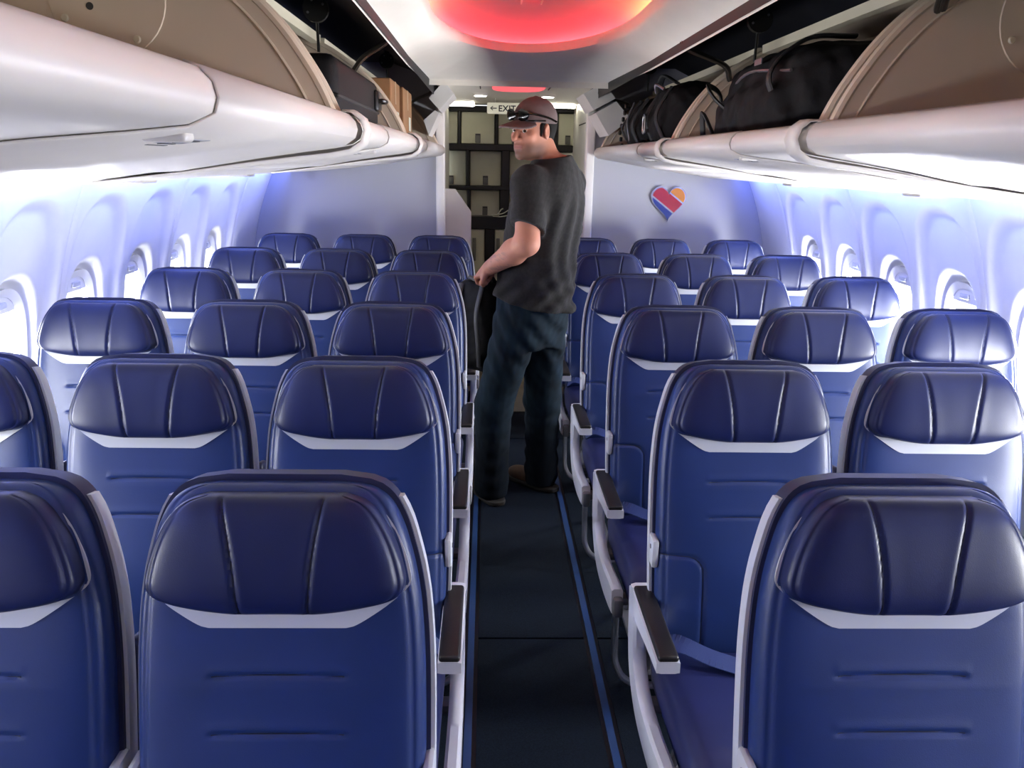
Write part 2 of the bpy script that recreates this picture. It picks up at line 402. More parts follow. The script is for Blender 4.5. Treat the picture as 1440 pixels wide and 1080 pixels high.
# ------------------------------------------------------------------ overhead bins (hanging open)
BIN_Y = [(-1.20, .335), (.36, 1.895), (1.92, 3.455), (3.48, 5.69)]
ARC = [(0, 0), (.022, .05), (.05, .10), (.095, .165), (.145, .22), (.20, .265), (.27, .31), (.335, .345)]
ord_w = ['first', 'second', 'third', 'fourth']
def bin_thing(sx, k):
    y0, y1 = BIN_Y[k]; lx = .487 if sx < 0 else .570; zl = 1.685
    cont = {(-1, 3): 'holding cardboard boxes, nearest the rear partition', (1, 3): 'holding two black bags, nearest the rear partition', (-1, 2): 'holding a black suitcase', (1, 2): 'holding a big black duffel bag',
            (-1, 1): 'standing empty, next to the bin with the suitcase', (1, 1): 'standing empty, next to the bin with the duffel bag', (-1, 0): 'further forward on the aisle side without the emblem', (1, 0): 'further forward on the aisle side with the emblem'}[(sx, k)]
    t = empty('overhead_bin', (0, (y0+y1)/2, zl), 'open white pivoting overhead bin '+cont, 'overhead bin', 'open overhead bins')
    def X(d): return sx*(lx+d)
    yc = (y0+y1)/2
    out = [(.015, .008), (0, .010), (-.018, .004), (-.031, -.010), (-.035, -.026), (-.030, -.042), (-.012, -.054), (.03, -.062), (.10, -.072), (.20, -.088), (.35, -.115), (.55, -.145), (.75, -.165)]
    inn = [(.75, -.120), (.55, -.095), (.35, -.062), (.20, -.036), (.10, -.016), (.045, -.002)]
    ring = out+inn; n = len(ring); v = []; f = []
    ys = [y0, y0+.012, y0+.03, y1-.03, y1-.012, y1]; sh = [.10, .35, .8, .8, .35, .10]
    ys = [y0, y0+.006, y0+.02, y1-.02, y1-.006, y1]; ins = [.016, .006, 0, 0, .006, .016]
    for y, e in zip(ys, ins):
        for i, (a, b) in enumerate(ring):
            q = (a+e, b+e*.5) if i < 8 else ((a, b+e*.6) if i < 13 else (a, b))
            v.append((X(q[0]), y-yc, q[1]))
    for k2 in range(len(ys)-1):
        for i in range(n): f.append((k2*n+i, k2*n+(i+1) % n, (k2+1)*n+(i+1) % n, (k2+1)*n+i))
    f += [tuple(range(n)), tuple((len(ys)-1)*n+i for i in range(n))]
    mb = MB().add(v, f); mb.build('bucket', M_BIN, t, 40)
    # overlay end fairings with a curved joint line
    for ya, yb in ((y0+.57, y1-.012),):
        v = []; f = []; o2 = out[1:11]; NN = len(o2)
        for q in range(2):
            for i, (a, b) in enumerate(o2):
                bend = -.26*max(0, (i-4)/(NN-5))**1.5
                y = (ya+bend if q == 0 else yb)-yc
                dx, dz = (-.003, 0) if i < 5 else (0, -.003)
                v.append((X(a+dx), y, b+dz))
        for i in range(NN-1): f.append((i, i+1, NN+i+1, NN+i))
        o = mesh('end_fairing', v, f, M_BIN, t, 40)
        md = o.modifiers.new('t', 'SOLIDIFY'); md.thickness = .0035; md.offset = 0
    # stepped white cap where the bin meets its neighbour
    v = []; f = []; o3 = out[1:12]; NN = len(o3); W3 = [.006, .014, .020, .022, .022, .022, .022, .020, .016, .010, .004]
    for q, yy in enumerate((y0-.010, y0+.002, y0+.050, y0+.066)):
        for i, (a, b) in enumerate(o3):
            pa, pb = o3[max(0, i-1)], o3[min(NN-1, i+1)]; tx, tz = pb[0]-pa[0], pb[1]-pa[1]; L_ = math.hypot(tx, tz); e = W3[i]*(.6, 1, 1, .15)[q]
            v.append((X(a+tz/L_*e), yy-yc, b-tx/L_*e))
    for q in range(3):
        for i in range(NN-1): f.append((q*NN+i, q*NN+i+1, (q+1)*NN+i+1, (q+1)*NN+i))
    o = mesh('end_cap', v, f, M_BIN, t, 50); md = o.modifiers.new('t', 'SOLIDIFY'); md.thickness = .003; md.offset = 0
    # end walls
    poly = [(a+.012, b) for a, b in ARC]+[(.45, .375), (.60, .36), (.70, .25), (.74, .05), (.74, -.11), (.55, -.09), (.35, -.058), (.20, -.030), (.10, -.010)]
    for yy, th in ((y0+.012, .016), (y1-.028, .016)):
        w = MB().prism([(X(a), b) for a, b in poly], 'y', yy-yc, yy+th-yc).build('end_wall', M_TAN, t, 30)
        # thick rolled edge along the arc
        ed = [(X(a+.010), yy+th/2-yc, b) for a, b in ARC]
        MB().tube([p for p in spline(ed, 4)], .011, 8).build('end_wall_edge', M_TAN, w)
        a2 = [(X(a+.045), yy-.001-yc, b-.012) for a, b in ARC]
        MB().tube(spline(a2, 4), .0035, 6).build('edge_bead', M_TAN, w)
        # pivot plate with screws and a hole
        pc = (X(.46), yy-.003-yc, .225)
        MB().disc(pc, (0, 1, 0), .118, .12, .004, 40).build('pivot_plate', M_TAN, w, 30)
        for a in (.5, 1.3, 2.4, 3.6, 4.4, 5.3): MB().disc((pc[0]+.098*math.cos(a), pc[1]-.004, pc[2]+.098*math.sin(a)), (0, 1, 0), .006, .009, .005, 12).build('screw', M_RAIL, w)
        MB().disc((pc[0]+sx*.035, pc[1]-.001, pc[2]-.02), (0, 1, 0), .0075, .0075, .003, 14).build('plate_hole', M_INK, w)
        MB().disc((pc[0]-sx*.04, pc[1]-.001, pc[2]+.03), (0, 1, 0), .0075, .0075, .003, 14).build('plate_hole', M_INK, w)
    # top rail and back panel
    MB().prism([(X(.325), .335), (X(.322), .365), (X(.345), .368), (X(.36), .35), (X(.36), .335)], 'y', y0+.03-yc, y1-.03-yc).build('top_rail', M_RAIL, t)
    bp = [(.345, .348), (.46, .372), (.60, .355), (.70, .25), (.735, .05), (.735, -.115)]
    MB().prism([(X(a), b) for a, b in bp]+[(X(a+.008), b+.006) for a, b in bp[::-1]], 'y', y0+.02-yc, y1-.02-yc).build('back_panel', M_TAN, t)
    # placards under the lip
    pl = MB().box((0, 0, 0), (.062, .085, .0015)); 
    for yy in (y0+.70, ):
        p = pl.build('placard', M_PLAC, t); p.location = (X(.06), yy-yc, -.0705); p.rotation_euler = (0, sx*.12, 0)
        ink = MB()
        for r_ in range(4): ink.box((-.021+.014*r_, -.004*(r_ % 2), -.0012), (.005, .06-.012*(r_ % 3), .0008))
        ink.build('placard_lines', M_INK, p)
    # gas strut pair
    for d in (0, .022): MB().tube(spline([(sx*.505, y1-.42+d-yc, 2.03-zl), (sx*.515, y1-.40+d-yc, 1.99-zl), (X(.14), y1-.18+d-yc, .275), (X(.20), y1-.06+d-yc, .235)], 6), .008, 8).build('strut', M_GALD, t)
    MB().rbox((X(.03), y0+.60-yc, -.066), (.05, .03, .012), .005).build('latch', M_BIN, t)
    return t
for sx in (-1, 1):
    for k in range(4): bin_thing(sx, k)
# closing end-caps between the bins, the ceiling and the rear partition
def cap(pts, y0, y1): trim(MB().prism(pts, 'y', y0, y1), M_POST)
cap([(-.525, 1.955), (-.435, 2.055), (-.375, 1.985), (-.465, 1.89)], 5.28, 5.72)
cap([(-.56, 1.83), (-.49, 1.89), (-.47, 1.87), (-.53, 1.74)], 5.32, 5.72)
cap([(.405, 2.0), (.53, 2.065), (.60, 1.975), (.47, 1.905)], 5.28, 5.72)
cap([(.485, 1.890), (.607, 1.960), (.70, 1.86), (.57, 1.76)], 5.29, 5.72)

# ------------------------------------------------------------------ rear partition, door posts and galley passage
def part_wall(sx, xi, name):
    P = [(sx*xi, -.03)]+[(sx*(wall_x(z)+.07), z) for z in np.linspace(-.03, 1.60, 14)]+[(sx*1.55, 1.9), (sx*1.3, 2.2), (sx*xi, 2.2)]
    MB().prism(P, 'y', Y_PART, Y_PART+.05).build(name, M_PART, kind='structure')
part_wall(-1, .50, 'wall_rear_left'); part_wall(1, .525, 'wall_rear_right')
for x in (-.482, .512):
    trim(MB().rbox((x, Y_PART+.01, 1.02), (.058, .10, 2.05), .012), M_POST)
    MB().box((x, Y_PART-.041, .99), (.060, .002, .004)).build('post_joint', M_INK, bpy.data.objects['trim_%d' % trim_n])
MB().box((-.525, 6.62, 1.03), (.05, 1.62, 2.1)).build('wall_passage_left', M_POST, kind='structure')
wr = MB().box((.585, 6.62, 1.03), (.05, 1.62, 2.1)).build('wall_passage_right', M_POST, kind='structure')
d = MB().box((.556, 6.55, 1.0), (.012, .62, 1.90)).build('door_1', M_POST, kind='structure')
MB().rbox((.545, 6.32, 1.62), (.012, .03, .10), .004).build('door_latch', M_STEEL, d)
MB().box((.549, 6.55, 1.88), (.004, .60, .008)).build('door_seam', M_INK, d)
trim(MB().prism([(-.50, .01), (-.285, .01), (-.285, 1.235), (-.40, 1.395), (-.50, 1.40)], 'y', 6.18, 6.23), M_POST)
MB().box((0, 8.0, 1.03), (1.9, .05, 2.1)).build('wall_galley_back', M_GALD, kind='structure')

# galley unit
g = empty('galley_unit', (0, Y_GAL, 0), 'black framed galley with cream storage boxes beyond the rear doorway', 'galley')
def gbox(n, x0, x1, z0, z1, y0, y1, m): return MB().rbox(((x0+x1)/2, (y0+y1)/2, (z0+z1)/2), (x1-x0, y1-y0, z1-z0), .004, 1).build(n, m, g)
gbox('backboard', -.62, .62, .01, 2.04, .30, .36, M_GALD)
for z0, z1 in ((2.0, 2.045), (1.683, 1.735), (1.352, 1.385), (1.02, 1.125), (.0, .05)): gbox('shelf', -.62, .62, z0, z1, -.01, .32, M_GALD)
ROWS = [(1.737, 1.998, [(-.62, -.425), (-.40, -.11), (-.085, .20), (.225, .385), (.43, .60)]),
        (1.387, 1.681, [(-.62, -.355), (-.325, -.05), (.02, .30), (.33, .60)]),
        (1.127, 1.350, [(-.62, -.345), (-.318, -.06), (.02, .30), (.33, .60)])]
for z0, z1, cells in ROWS:
    for i, (x0, x1) in enumerate(cells):
        if i: gbox('post', cells[i-1][1]+.001, x0-.001, z0-.01, z1+.01, -.005, .30, M_GALD)
        dp = .02 if z0 > 1.7 else .10
        o = gbox('storage_box', x0+.003, x1-.003, z0, z1-.003, dp, .28, M_GAL)
        xc = (x0+x1)/2
        MB().rbox((xc, dp-.006, z0+.045), (.045, .014, .075), .004).build('latch', M_LATCH, o)
        MB().box((xc, dp-.014, z0+.074), (.036, .004, .008)).build('latch_bar', M_GALD, o)
for i, (x0, x1) in enumerate([(-.60, -.33), (-.31, -.19), (-.10, .16), (.19, .58)]):
    o = gbox('cart', x0, x1, .055, 1.015, .02, .29, M_GAL)
    MB().rbox((x0+.03, .008, .84), (.03, .016, .20), .004).build('cart_handle', M_LATCH, o)
for x in (-.32, -.145, .175): gbox('post', x-.012 if x != -.145 else x-.044, x+.012 if x != -.145 else x+.044, .05, 1.02, -.005, .30, M_GALD)
# crumpled paper strip lying on the counter
pp = MB()
for q in ([(-.13, -.02, 1.145), (-.08, -.03, 1.15), (-.03, -.02, 1.16), (.01, -.03, 1.185)], [(-.12, -.03, 1.135), (-.05, -.025, 1.132), (.02, -.02, 1.15), (.012, -.02, 1.19)], [(-.08, -.02, 1.145), (-.05, -.02, 1.19), (-.03, -.02, 1.20)]):
    pp.tube([(a, Y_GAL+b-.03, c) for a, b, c in spline(q, 5)], .009, 6, flat=.5)
tag(pp.build('paper_strip', M_WHITE), 'crumpled white paper strip on the black galley counter', 'paper')

# lamps of the aft ceiling
for i, x in enumerate((-.225, .25)):
    t = empty('downlight', (x, 6.18, Z_AFT), 'round recessed downlight in the galley ceiling, '+('on the diagonal-cut panel side' if i == 0 else 'on the passage door side'), 'lamp', 'galley downlights')
    MB().disc((0, 0, -.012), (0, 0, 1), .052, .060, .02, 28).build('bezel', M_CEIL, t)
    MB().disc((0, 0, -.016), (0, 0, 1), .040, .042, .006, 24).build('lens', E_DOWN, t)
for i, (x0, x1) in enumerate(((-.50, -.285), (.33, .545))):
    t = empty('strip_light', ((x0+x1)/2, 7.22, Z_AFT), 'slim white strip light above the galley, '+('over the diagonal-cut side panel' if i == 0 else 'over the passage door'), 'lamp')
    MB().rbox((0, .012, -.008), (x1-x0+.02, .05, .03), .004).build('housing', M_CEIL, t)
    MB().rbox((0, -.017, -.014), (x1-x0, .012, .018), .003).build('tube', E_STRIP, t)
t = empty('ceiling_lamp', (.02, 5.43, Z_AFT), 'oval red glowing ceiling lamp forward of the rear doorway', 'lamp')
ov = sup_ring(0, .165, .35, 40, 3.2)
MB().prism([(a, b) for a, b in sup_ring(0, .178, .365, 40, 3.2)], 'z', -.006, .004).build('bezel', M_CEIL, t)
MB().prism(ov, 'z', -.012, -.002).build('diffuser', E_OVAL, t)
# exit sign
t = empty('exit_sign', (.0, 6.6, 1.982), 'hanging cream sign with a black arrow and EXIT lettering', 'sign')
MB().rbox((.015, .012, 0), (.385, .02, .082), .03, 4).build('sign_panel', E_SIGN, t)
E_SIGN.node_tree.nodes['Principled BSDF'].inputs['Base Color'].default_value = (.60, .58, .46, 1)
for x in (-.12, .12): MB().tube([(x, .012, .03), (x, .012, .075)], .006, 8).build('hanger', M_POST, t)
cu = bpy.data.curves.new('sign_lettering', 'FONT'); cu.body = 'EXIT S'; cu.size = .062; cu.extrude = .001; cu.offset = .0012; cu.space_character = 1.05
tmp = bpy.data.objects.new('tmp', cu); COL.objects.link(tmp); bpy.context.view_layer.update()
me = bpy.data.meshes.new_from_object(tmp.evaluated_get(bpy.context.evaluated_depsgraph_get())); bpy.data.objects.remove(tmp)
me.materials.clear(); me.materials.append(M_INK); o = bpy.data.objects.new('lettering', me); COL.objects.link(o); o.parent = t
o.location = (-.093, -.0005, -.022); o.rotation_euler = (PI/2, 0, 0)
MB().tube([(-.105, 0, 0), (-.15, 0, 0)], .0035, 6).tube([(-.133, 0, .014), (-.152, 0, 0), (-.133, 0, -.014)], .0035, 6).build('arrow', M_INK, t)

# heart emblem on the partition
t = empty('heart_emblem', (1.058, Y_PART-.012, 1.335), 'heart emblem with red, blue and yellow bands on the rear partition', 'emblem')
H = []
for k in range(96):
    a = 2*PI*k/96; H.append((16*math.sin(a)**3/16*.118, (13*math.cos(a)-5*math.cos(2*a)-2*math.cos(3*a)-math.cos(4*a)+2.4)/14.6*.118))
def clip(poly, nx, nz, d, keep):   # half plane nx*x+nz*z <= d
    out = []
    for i in range(len(poly)):
        p, q = poly[i], poly[(i+1) % len(poly)]; a = (nx*p[0]+nz*p[1]-d)*keep; b = (nx*q[0]+nz*q[1]-d)*keep
        if a <= 0: out.append(p)
        if a*b < 0: s_ = a/(a-b); out.append((p[0]+(q[0]-p[0])*s_, p[1]+(q[1]-p[1])*s_))
    return out
nx, nz = .60, .80      # bands run down towards the right
Hs = [(a*.93, b*.93) for a, b in H]
MB().prism(H, 'y', -.008, .010).build('rim', M_SILV, t)
MB().prism(clip(Hs, nx, nz, -.030, 1), 'y', -.014, -.006).build('blue_band', M_BLUE, t)
MB().prism(clip(clip(Hs, nx, nz, -.020, -1), nx, nz, .060, 1), 'y', -.014, -.006).build('red_band', M_RED, t)
yl = clip(Hs, nx, nz, .070, -1)
yl = [p for p in yl if p[0] > -.01] if yl else yl
if len(yl) > 2: MB().prism(yl, 'y', -.014, -.006).build('yellow_band', M_YEL, t)

# ------------------------------------------------------------------ seats
TH = math.radians(11); SY0, SZ0 = -.059, .44
def bp(x, h, n):            # back-plane coordinates -> seat space
    return (x, SY0+h*math.sin(TH)-n*math.cos(TH), SZ0+h*math.cos(TH)+n*math.sin(TH))
def interp(t, P): return float(np.interp(t, [p[0] for p in P], [p[1] for p in P]))
def smooth_prof(P, n=10):
    q = spline(P, n); return [(float(a[0]), float(a[1])) for a in q]
def pillow(name, mt, prof, nx, nh, nfun, nback):
    prof = smooth_prof(prof); h0, h1 = prof[0][0], prof[-1][0]; v = []; f = []
    for j in range(nh+1):
        t = j/nh; t = .5-.5*(.55*math.cos(PI*t)+.45*(1-2*t)); h = h0+(h1-h0)*t; hw = interp(h, prof)
        for i in range(nx+1):
            u = -1+2*i/nx; s_ = .6*u+.4*math.sin(u*PI/2); v.append(bp(s_*hw, h, nfun(s_, 2*t-1, s_*hw, h)))
    w = nx+1
    for j in range(nh):
        for i in range(nx): f.append((j*w+i, j*w+i+1, (j+1)*w+i+1, (j+1)*w+i))
    loop = [i for i in range(w)]+[j*w+nx for j in range(1, nh+1)]+[nh*w+i for i in range(nx-1, -1, -1)]+[j*w for j in range(nh-1, 0, -1)]
    b0 = len(v)
    for k in loop:
        j, i = divmod(k, w); t = j/nh; t = .5-.5*(.55*math.cos(PI*t)+.45*(1-2*t)); h = h0+(h1-h0)*t; hw = interp(h, prof); u = -1+2*i/nx; s_ = .6*u+.4*math.sin(u*PI/2)
        v.append(bp(s_*hw, h, nback))
    m_ = len(loop)
    for k in range(m_): f.append((loop[k], b0+k, b0+(k+1) % m_, loop[(k+1) % m_]))
    f.append(tuple(b0+k for k in range(m_-1, -1, -1)))
    return MB().add(v, f).build(name, mt, None, 60)
def groove(d, sig=.0035): return math.exp(-(d/sig)**2)
def seg_d(x, h, a, b):
    ax, ah = a; bx, bh = b; t = max(0, min(1, ((x-ax)*(bx-ax)+(h-ah)*(bh-ah))/((bx-ax)**2+(bh-ah)**2))); return math.hypot(x-ax-t*(bx-ax), h-ah-t*(bh-ah))
def n_back(s_, t, x, h):
    n = .012+.034*(max(0, 1-abs(s_)**8)**.45)*(max(0, 1-abs(t)**14)**.45)
    n += .010*(1-s_*s_)*min(1, max(0, (.50-h)/.1))
    n += .014*math.exp(-((h-.17)/.12)**2)*(1-s_*s_)-.006*math.exp(-((h-.42)/.10)**2)*(1-s_*s_)
    for hg in (.332, .418):
        dh = h-hg+.25*x*x
        if abs(x) < .105: n -= .0045*groove(dh, .0030)*min(1, (.105-abs(x))/.012)
        n += .0008*math.exp(-((dh-.010)/.008)**2)*(abs(x) < .105)
    # side panel seam: out from the edge, rounding down
    ax = abs(x)
    if h < .245:
        c = (.150, .195)
        if ax > c[0]: d = abs(h-.235)
        elif h > c[1]: d = abs(math.hypot(ax-c[0], h-c[1])-.040)
        else: d = abs(ax-.110)
        n -= .0045*groove(d, .0045)
    # piping seam near the edge
    n -= .003*groove((1-abs(s_))*.21-.017, .0035)
    return n
P_BACK = [(-.02, .205), (.05, .214), (.2, .216), (.40, .215), (.50, .210), (.56, .202), (.61, .190), (.645, .178), (.672, .163), (.689, .143), (.697, .12), (.70, .09)]
backrest = pillow('backrest', M_BACK, P_BACK, 96, 250, n_back, -.005)
P_HEAD = [(.515, .05), (.518, .086), (.526, .132), (.534, .164), (.544, .181), (.560, .1875), (.583, .184), (.611, .1755), (.639, .163), (.665, .146), (.681, .127), (.690, .10)]
def n_head(s_, t, x, h):
    n = .056+.024*(max(0, 1-abs(s_)**7)**.5)*(max(0, 1-abs(t)**7)**.5)+.006*(1-s_*s_)*(1-t*t)
    k = (h-.515)/.175
    xs = .049+.024*k+.004*math.sin(k*PI)*-1
    n -= .0045*groove(abs(x)-xs, .0034)
    n += .0014*math.exp(-((abs(x)-xs)/.02)**2)
    n -= .003*groove((1-abs(s_))*.187-.010, .003)
    return n
headrest = pillow('headrest', M_HEAD, P_HEAD, 110, 76, n_head, .030)
M_SEAM = mat('seam_thread', (.0025, .005, .022), .6)
P_TRIM = [(.490, .100), (.493, .112), (.503, .130), (.522, .158), (.541, .183), (.556, .1945), (.583, .191), (.61, .1825), (.639, .170), (.663, .152), (.679, .132), (.688, .10)]
trimplate = pillow('headrest_trim', M_TRIM, P_TRIM, 40, 40, lambda s_, t, x, h: .047-.014*min(1, max(0, (h-.522)/.03)), .015)
def on_back(x, h): w = interp(h, smooth_prof(P_BACK)); return bp(x, h, n_back(x/w, 2*(h+.02)/.72-1, x, h)+.0002)
def on_head(x, h): w = interp(h, smooth_prof(P_HEAD)); return bp(x, h, n_head(x/w, 2*(h-.515)/.175-1, x, h)+.0002)
SEAM_B, SEAM_H = [], []
for hg in (.332, .418): SEAM_B.append(MB().tube([on_back(x, hg-.25*x*x) for x in np.linspace(-.098, .098, 25)], .0013, 6).build('stitch_line', M_SEAM))
for g_ in (-1, 1):
    pt = [(.206, .235), (.19, .235), (.17, .235), (.150, .235)]+[(.150-.040*math.sin(a), .195+.040*math.cos(a)) for a in np.linspace(.2, PI/2, 7)]+[(.110, h) for h in np.linspace(.18, .0, 12)]
    SEAM_B.append(MB().tube([on_back(g_*x, h) for x, h in pt], .0013, 6).build('stitch_line', M_SEAM))
    SEAM_H.append(MB().tube([on_head(g_*(.049+.024*k-.004*math.sin(k*PI)), .515+.175*k) for k in np.linspace(.02, .975, 24)], .0013, 6).build('stitch_line', M_SEAM))
P_SHELL = [(-.08, .20), (.05, .216), (.2, .222), (.40, .222), (.50, .217), (.56, .209), (.61, .197), (.648, .185), (.678, .169), (.697, .148), (.706, .12), (.710, .085)]
shell = pillow('back_shell', M_SHELL, P_SHELL, 24, 60, lambda s_, t, x, h: -.004, -.045)
def edge_trim(g_):
    P = smooth_prof(P_SHELL); v = []; f = []; hs = np.linspace(.02, .675, 40)
    for h in hs:
        w = interp(h, P); 
        for dx, n in ((-.002, -.012), (.006, -.012), (.008, -.020), (.006, -.040), (-.002, -.040)): v.append(bp(g_*(w+dx), h, n))
    for k in range(39):
        for i in range(5): f.append((k*5+i, k*5+(i+1) % 5, (k+1)*5+(i+1) % 5, (k+1)*5+i))
    f += [tuple(range(5)), tuple(39*5+i for i in range(5))]
    return MB().add(v, f).build('edge_trim', M_TRIM, None, 50)
trimL, trimR = edge_trim(-1), edge_trim(1)
def cushion():
    nx, ny = 40, 40; v = []; f = []; w = nx+1
    for j in range(ny+1):
        t = j/ny; y = -.52+.47*t
        for i in range(nx+1):
            s_ = math.sin((-1+2*i/nx)*PI/2); x = .218*s_
            e = max(0, 1-abs(s_)**8)**.4; ff = min(1, t/.16); e2 = math.sqrt(max(0, 1-(1-ff)**2))
            z = .365+.075*(.35+.65*e)*(.15+.85*e2)-.004*groove((1-abs(s_))*.218-.02, .004)+.006*math.cos((t-.5)*PI)
            v.append((x, y, z))
    for j in range(ny):
        for i in range(nx): f.append((j*w+i, j*w+i+1, (j+1)*w+i+1, (j+1)*w+i))
    loop = [i for i in range(w)]+[j*w+nx for j in range(1, ny+1)]+[ny*w+i for i in range(nx-1, -1, -1)]+[j*w for j in range(ny-1, 0, -1)]
    b0 = len(v)
    for k in loop: x, y, z = v[k]; v.append((x*.97, y*.98-.005, .325))
    m_ = len(loop)
    for k in range(m_): f.append((loop[k], b0+k, b0+(k+1) % m_, loop[(k+1) % m_]))
    f.append(tuple(b0+k for k in range(m_-1, -1, -1)))
    return MB().add(v, f).build('seat_cushion', M_CUSH, None, 50)
cush = cushion()
def frame_mesh():
    m_ = MB()
    for y in (-.42, -.12): m_.tube([(-.232, y, .305), (.232, y, .305)], .021, 10)
    for x in (-.12, .12):
        m_.tube([(x, -.40, .30), (x, -.36, .02)], .014, 8); m_.tube([(x, -.13, .30), (x, .02, .02)], .014, 8)
        m_.box((x, -.17, .012), (.045, .45, .016))
    return m_.build('seat_frame', M_GREYM)
framep = frame_mesh()
def belt_mesh():
    m_ = MB()
    def ribbon(P, w=.024):
        P = spline(P, 6)
        for k in range(len(P)-1):
            a, b = Vector(P[k]), Vector(P[k+1]); t = (b-a).normalized(); sd = Vector((0, 1, .35)); sd = (sd-t*sd.dot(t)).normalized()*w; up = sd.cross(t).normalized()*.0015
            m_.add([a-sd-up, a+sd-up, b+sd-up, b-sd-up, a-sd+up, a+sd+up, b+sd+up, b-sd+up], [(0, 1, 2, 3), (7, 6, 5, 4), (0, 4, 5, 1), (1, 5, 6, 2), (2, 6, 7, 3), (3, 7, 4, 0)])
    ribbon([(-.205, -.10, .455), (-.17, -.13, .482), (-.10, -.17, .470), (-.02, -.20, .458), (.04, -.24, .456), (.07, -.29, .456)])
    ribbon([(.205, -.10, .455), (.18, -.12, .475), (.14, -.15, .480), (.10, -.18, .462), (.06, -.16, .462), (.02, -.20, .468)])
    return m_.build('seat_belt', M_BELT)
beltp = belt_mesh()
bucklep = MB().rbox((.075, -.305, .463), (.052, .060, .016), .005, 2).build('belt_buckle', M_STEEL)
hinge = [MB().rbox((g_*.2215, -.020, .675), (.018, .055, .075), .008, 2).build('arm_hinge', M_TRIM) for g_ in (-1, 1)]
hinge_s = [MB().disc((g_*.2300, -.028, .690), (g_, 0, 0), .006, .006, .002, 10).build('hinge_screw', M_GREYM) for g_ in (-1, 1)]
for k in range(2): hinge_s[k].parent = hinge[k]
def band(center, widths, x0, x1):
    """profile ribbon in (y,z) extruded in x"""
    C = spline(center, 8); Wd = np.interp(np.linspace(0, 1, len(C)), np.linspace(0, 1, len(widths)), widths); a = []; b = []
    for k, p in enumerate(C):
        t = np.array(C[min(k+1, len(C)-1)])-np.array(C[max(k-1, 0)]); t = t/np.linalg.norm(t); nn = np.array((-t[1], t[0]))*Wd[k]/2
        a.append(tuple(p+nn)); b.append(tuple(p-nn))
    poly = a+b[::-1]; n = len(poly); k = len(a); m_ = MB(); v = []; f = []
    bev = (x1-x0)*.22
    for x, e in ((x0, .15), (x0+bev, 0), (x1-bev, 0), (x1, .15)):
        for i in range(k): p, q = np.array(a[i]), np.array(b[i]); v.append((x, *(p+(q-p)*e*.5)))
        for i in range(k): p, q = np.array(a[i]), np.array(b[i]); v.append((x, *(q+(p-q)*e*.5)))
    w = 2*k
    for r_ in range(3):
        for i in range(k-1):
            f.append((r_*w+i, r_*w+i+1, (r_+1)*w+i+1, (r_+1)*w+i)); f.append((r_*w+k+i, (r_+1)*w+k+i, (r_+1)*w+k+i+1, r_*w+k+i+1))
        for i in (0, k-1): f.append((r_*w+i, (r_+1)*w+i, (r_+1)*w+k+i, r_*w+k+i))
    for r_ in (0, 3):
        for i in range(k-1): f.append((r_*w+i, r_*w+k+i, r_*w+k+i+1, r_*w+i+1))
    return m_.add(v, f)
ARMS = {}
for g_ in (-1, 1):
    xa, xb = sorted((g_*.228, g_*.262)); px = g_*.236
    shroud = band([(.030, .548), (.010, .50), (-.005, .42), (-.040, .35), (-.13, .305), (-.27, .300), (-.40, .315), (-.475, .325)], [.06, .085, .085, .08, .08, .085, .09, .08], xa, xb).build('armrest_shroud', M_ARM, None, 40)
    endc = MB().rbox((g_*.245, -.492, .318), (.030, .03, .06), .008, 2).build('shroud_end', M_GREYM)
    arm = band([(.035, .530), (-.06, .522), (-.18, .530), (-.31, .536)], [.055, .060, .042, .028], *sorted((px-.026, px+.026))).build('armrest', M_ARM, None, 40)
    pad = MB().rbox((px, -.150, .556), (.047, .320, .016), .007, 3).build('armrest_pad', M_PAD); pad.parent = arm
    bar = MB().tube(spline([(g_*.246, -.47, .30), (g_*.246, -.475, .20), (g_*.240, -.49, .12), (g_*.20, -.51, .075), (g_*.10, -.515, .065), (-g_*.23, -.515, .065)], 6), .011, 10).build('baggage_bar', M_STEEL)
    ARMS[g_] = (shroud, endc, arm, bar)
raised = {g_: MB().rbox((0, 0, 0), (.018, .05, .30), .008, 3).build('raised_armrest', M_SHELL) for g_ in (-1, 1)}
for g_ in (-1, 1):
    c = bp(g_*.2235, .29, -.075); raised[g_].location = c; raised[g_].rotation_euler = (-TH, 0, 0)
base_parts = [backrest, headrest, trimplate, shell, trimL, trimR, cush, framep, beltp]
ROWLAB = ['in the sixth row ahead of', 'in the fifth row ahead of', 'in the fourth row ahead of', 'in the third row ahead of', 'in the second row ahead of', 'in the row right against']
COLLAB = ['aisle', 'middle', 'window']
for r_, (ry_, rk) in enumerate(zip(ROW_Y, ROW_K)):
    for sx in (-1, 1):
        for c in range(3):
            x = sx*rk*(.4802+.483*c)
            lab = 'blue leather %s seat %s the rear partition, %s' % (COLLAB[c], ROWLAB[r_], 'heart emblem side' if sx > 0 else 'side without emblem')
            s_ = empty('airplane_seat', (x, ry_, 0), lab, 'seat', 'blue leather cabin seats')
            for q in base_parts:
                o = share(q, s_)
                for w in (SEAM_B if q is backrest else SEAM_H if q is headrest else []): share(w, o)
            bk = share(bucklep, s_)
            for k in range(2):
                hh = share(hinge[k], s_); share(hinge_s[k], hh)
            g_ = -sx
            if c == 0:
                sh, en, ar, ba = ARMS[g_]
                share(sh, s_); share(en, s_); share(ba, s_)
                a_ = share(ar, s_); share([q for q in bpy.data.objects if q.parent == ar][0], a_)
            else:
                share(raised[g_], s_)
# remove the prototypes
for q in SEAM_B+SEAM_H+base_parts+[bucklep]+hinge_s+hinge+list(raised.values()): bpy.data.objects.remove(q)
for g_ in (-1, 1):
    for q in ARMS[g_]:
        for ch in [k for k in bpy.data.objects if k.parent == q]: bpy.data.objects.remove(ch)
        bpy.data.objects.remove(q)

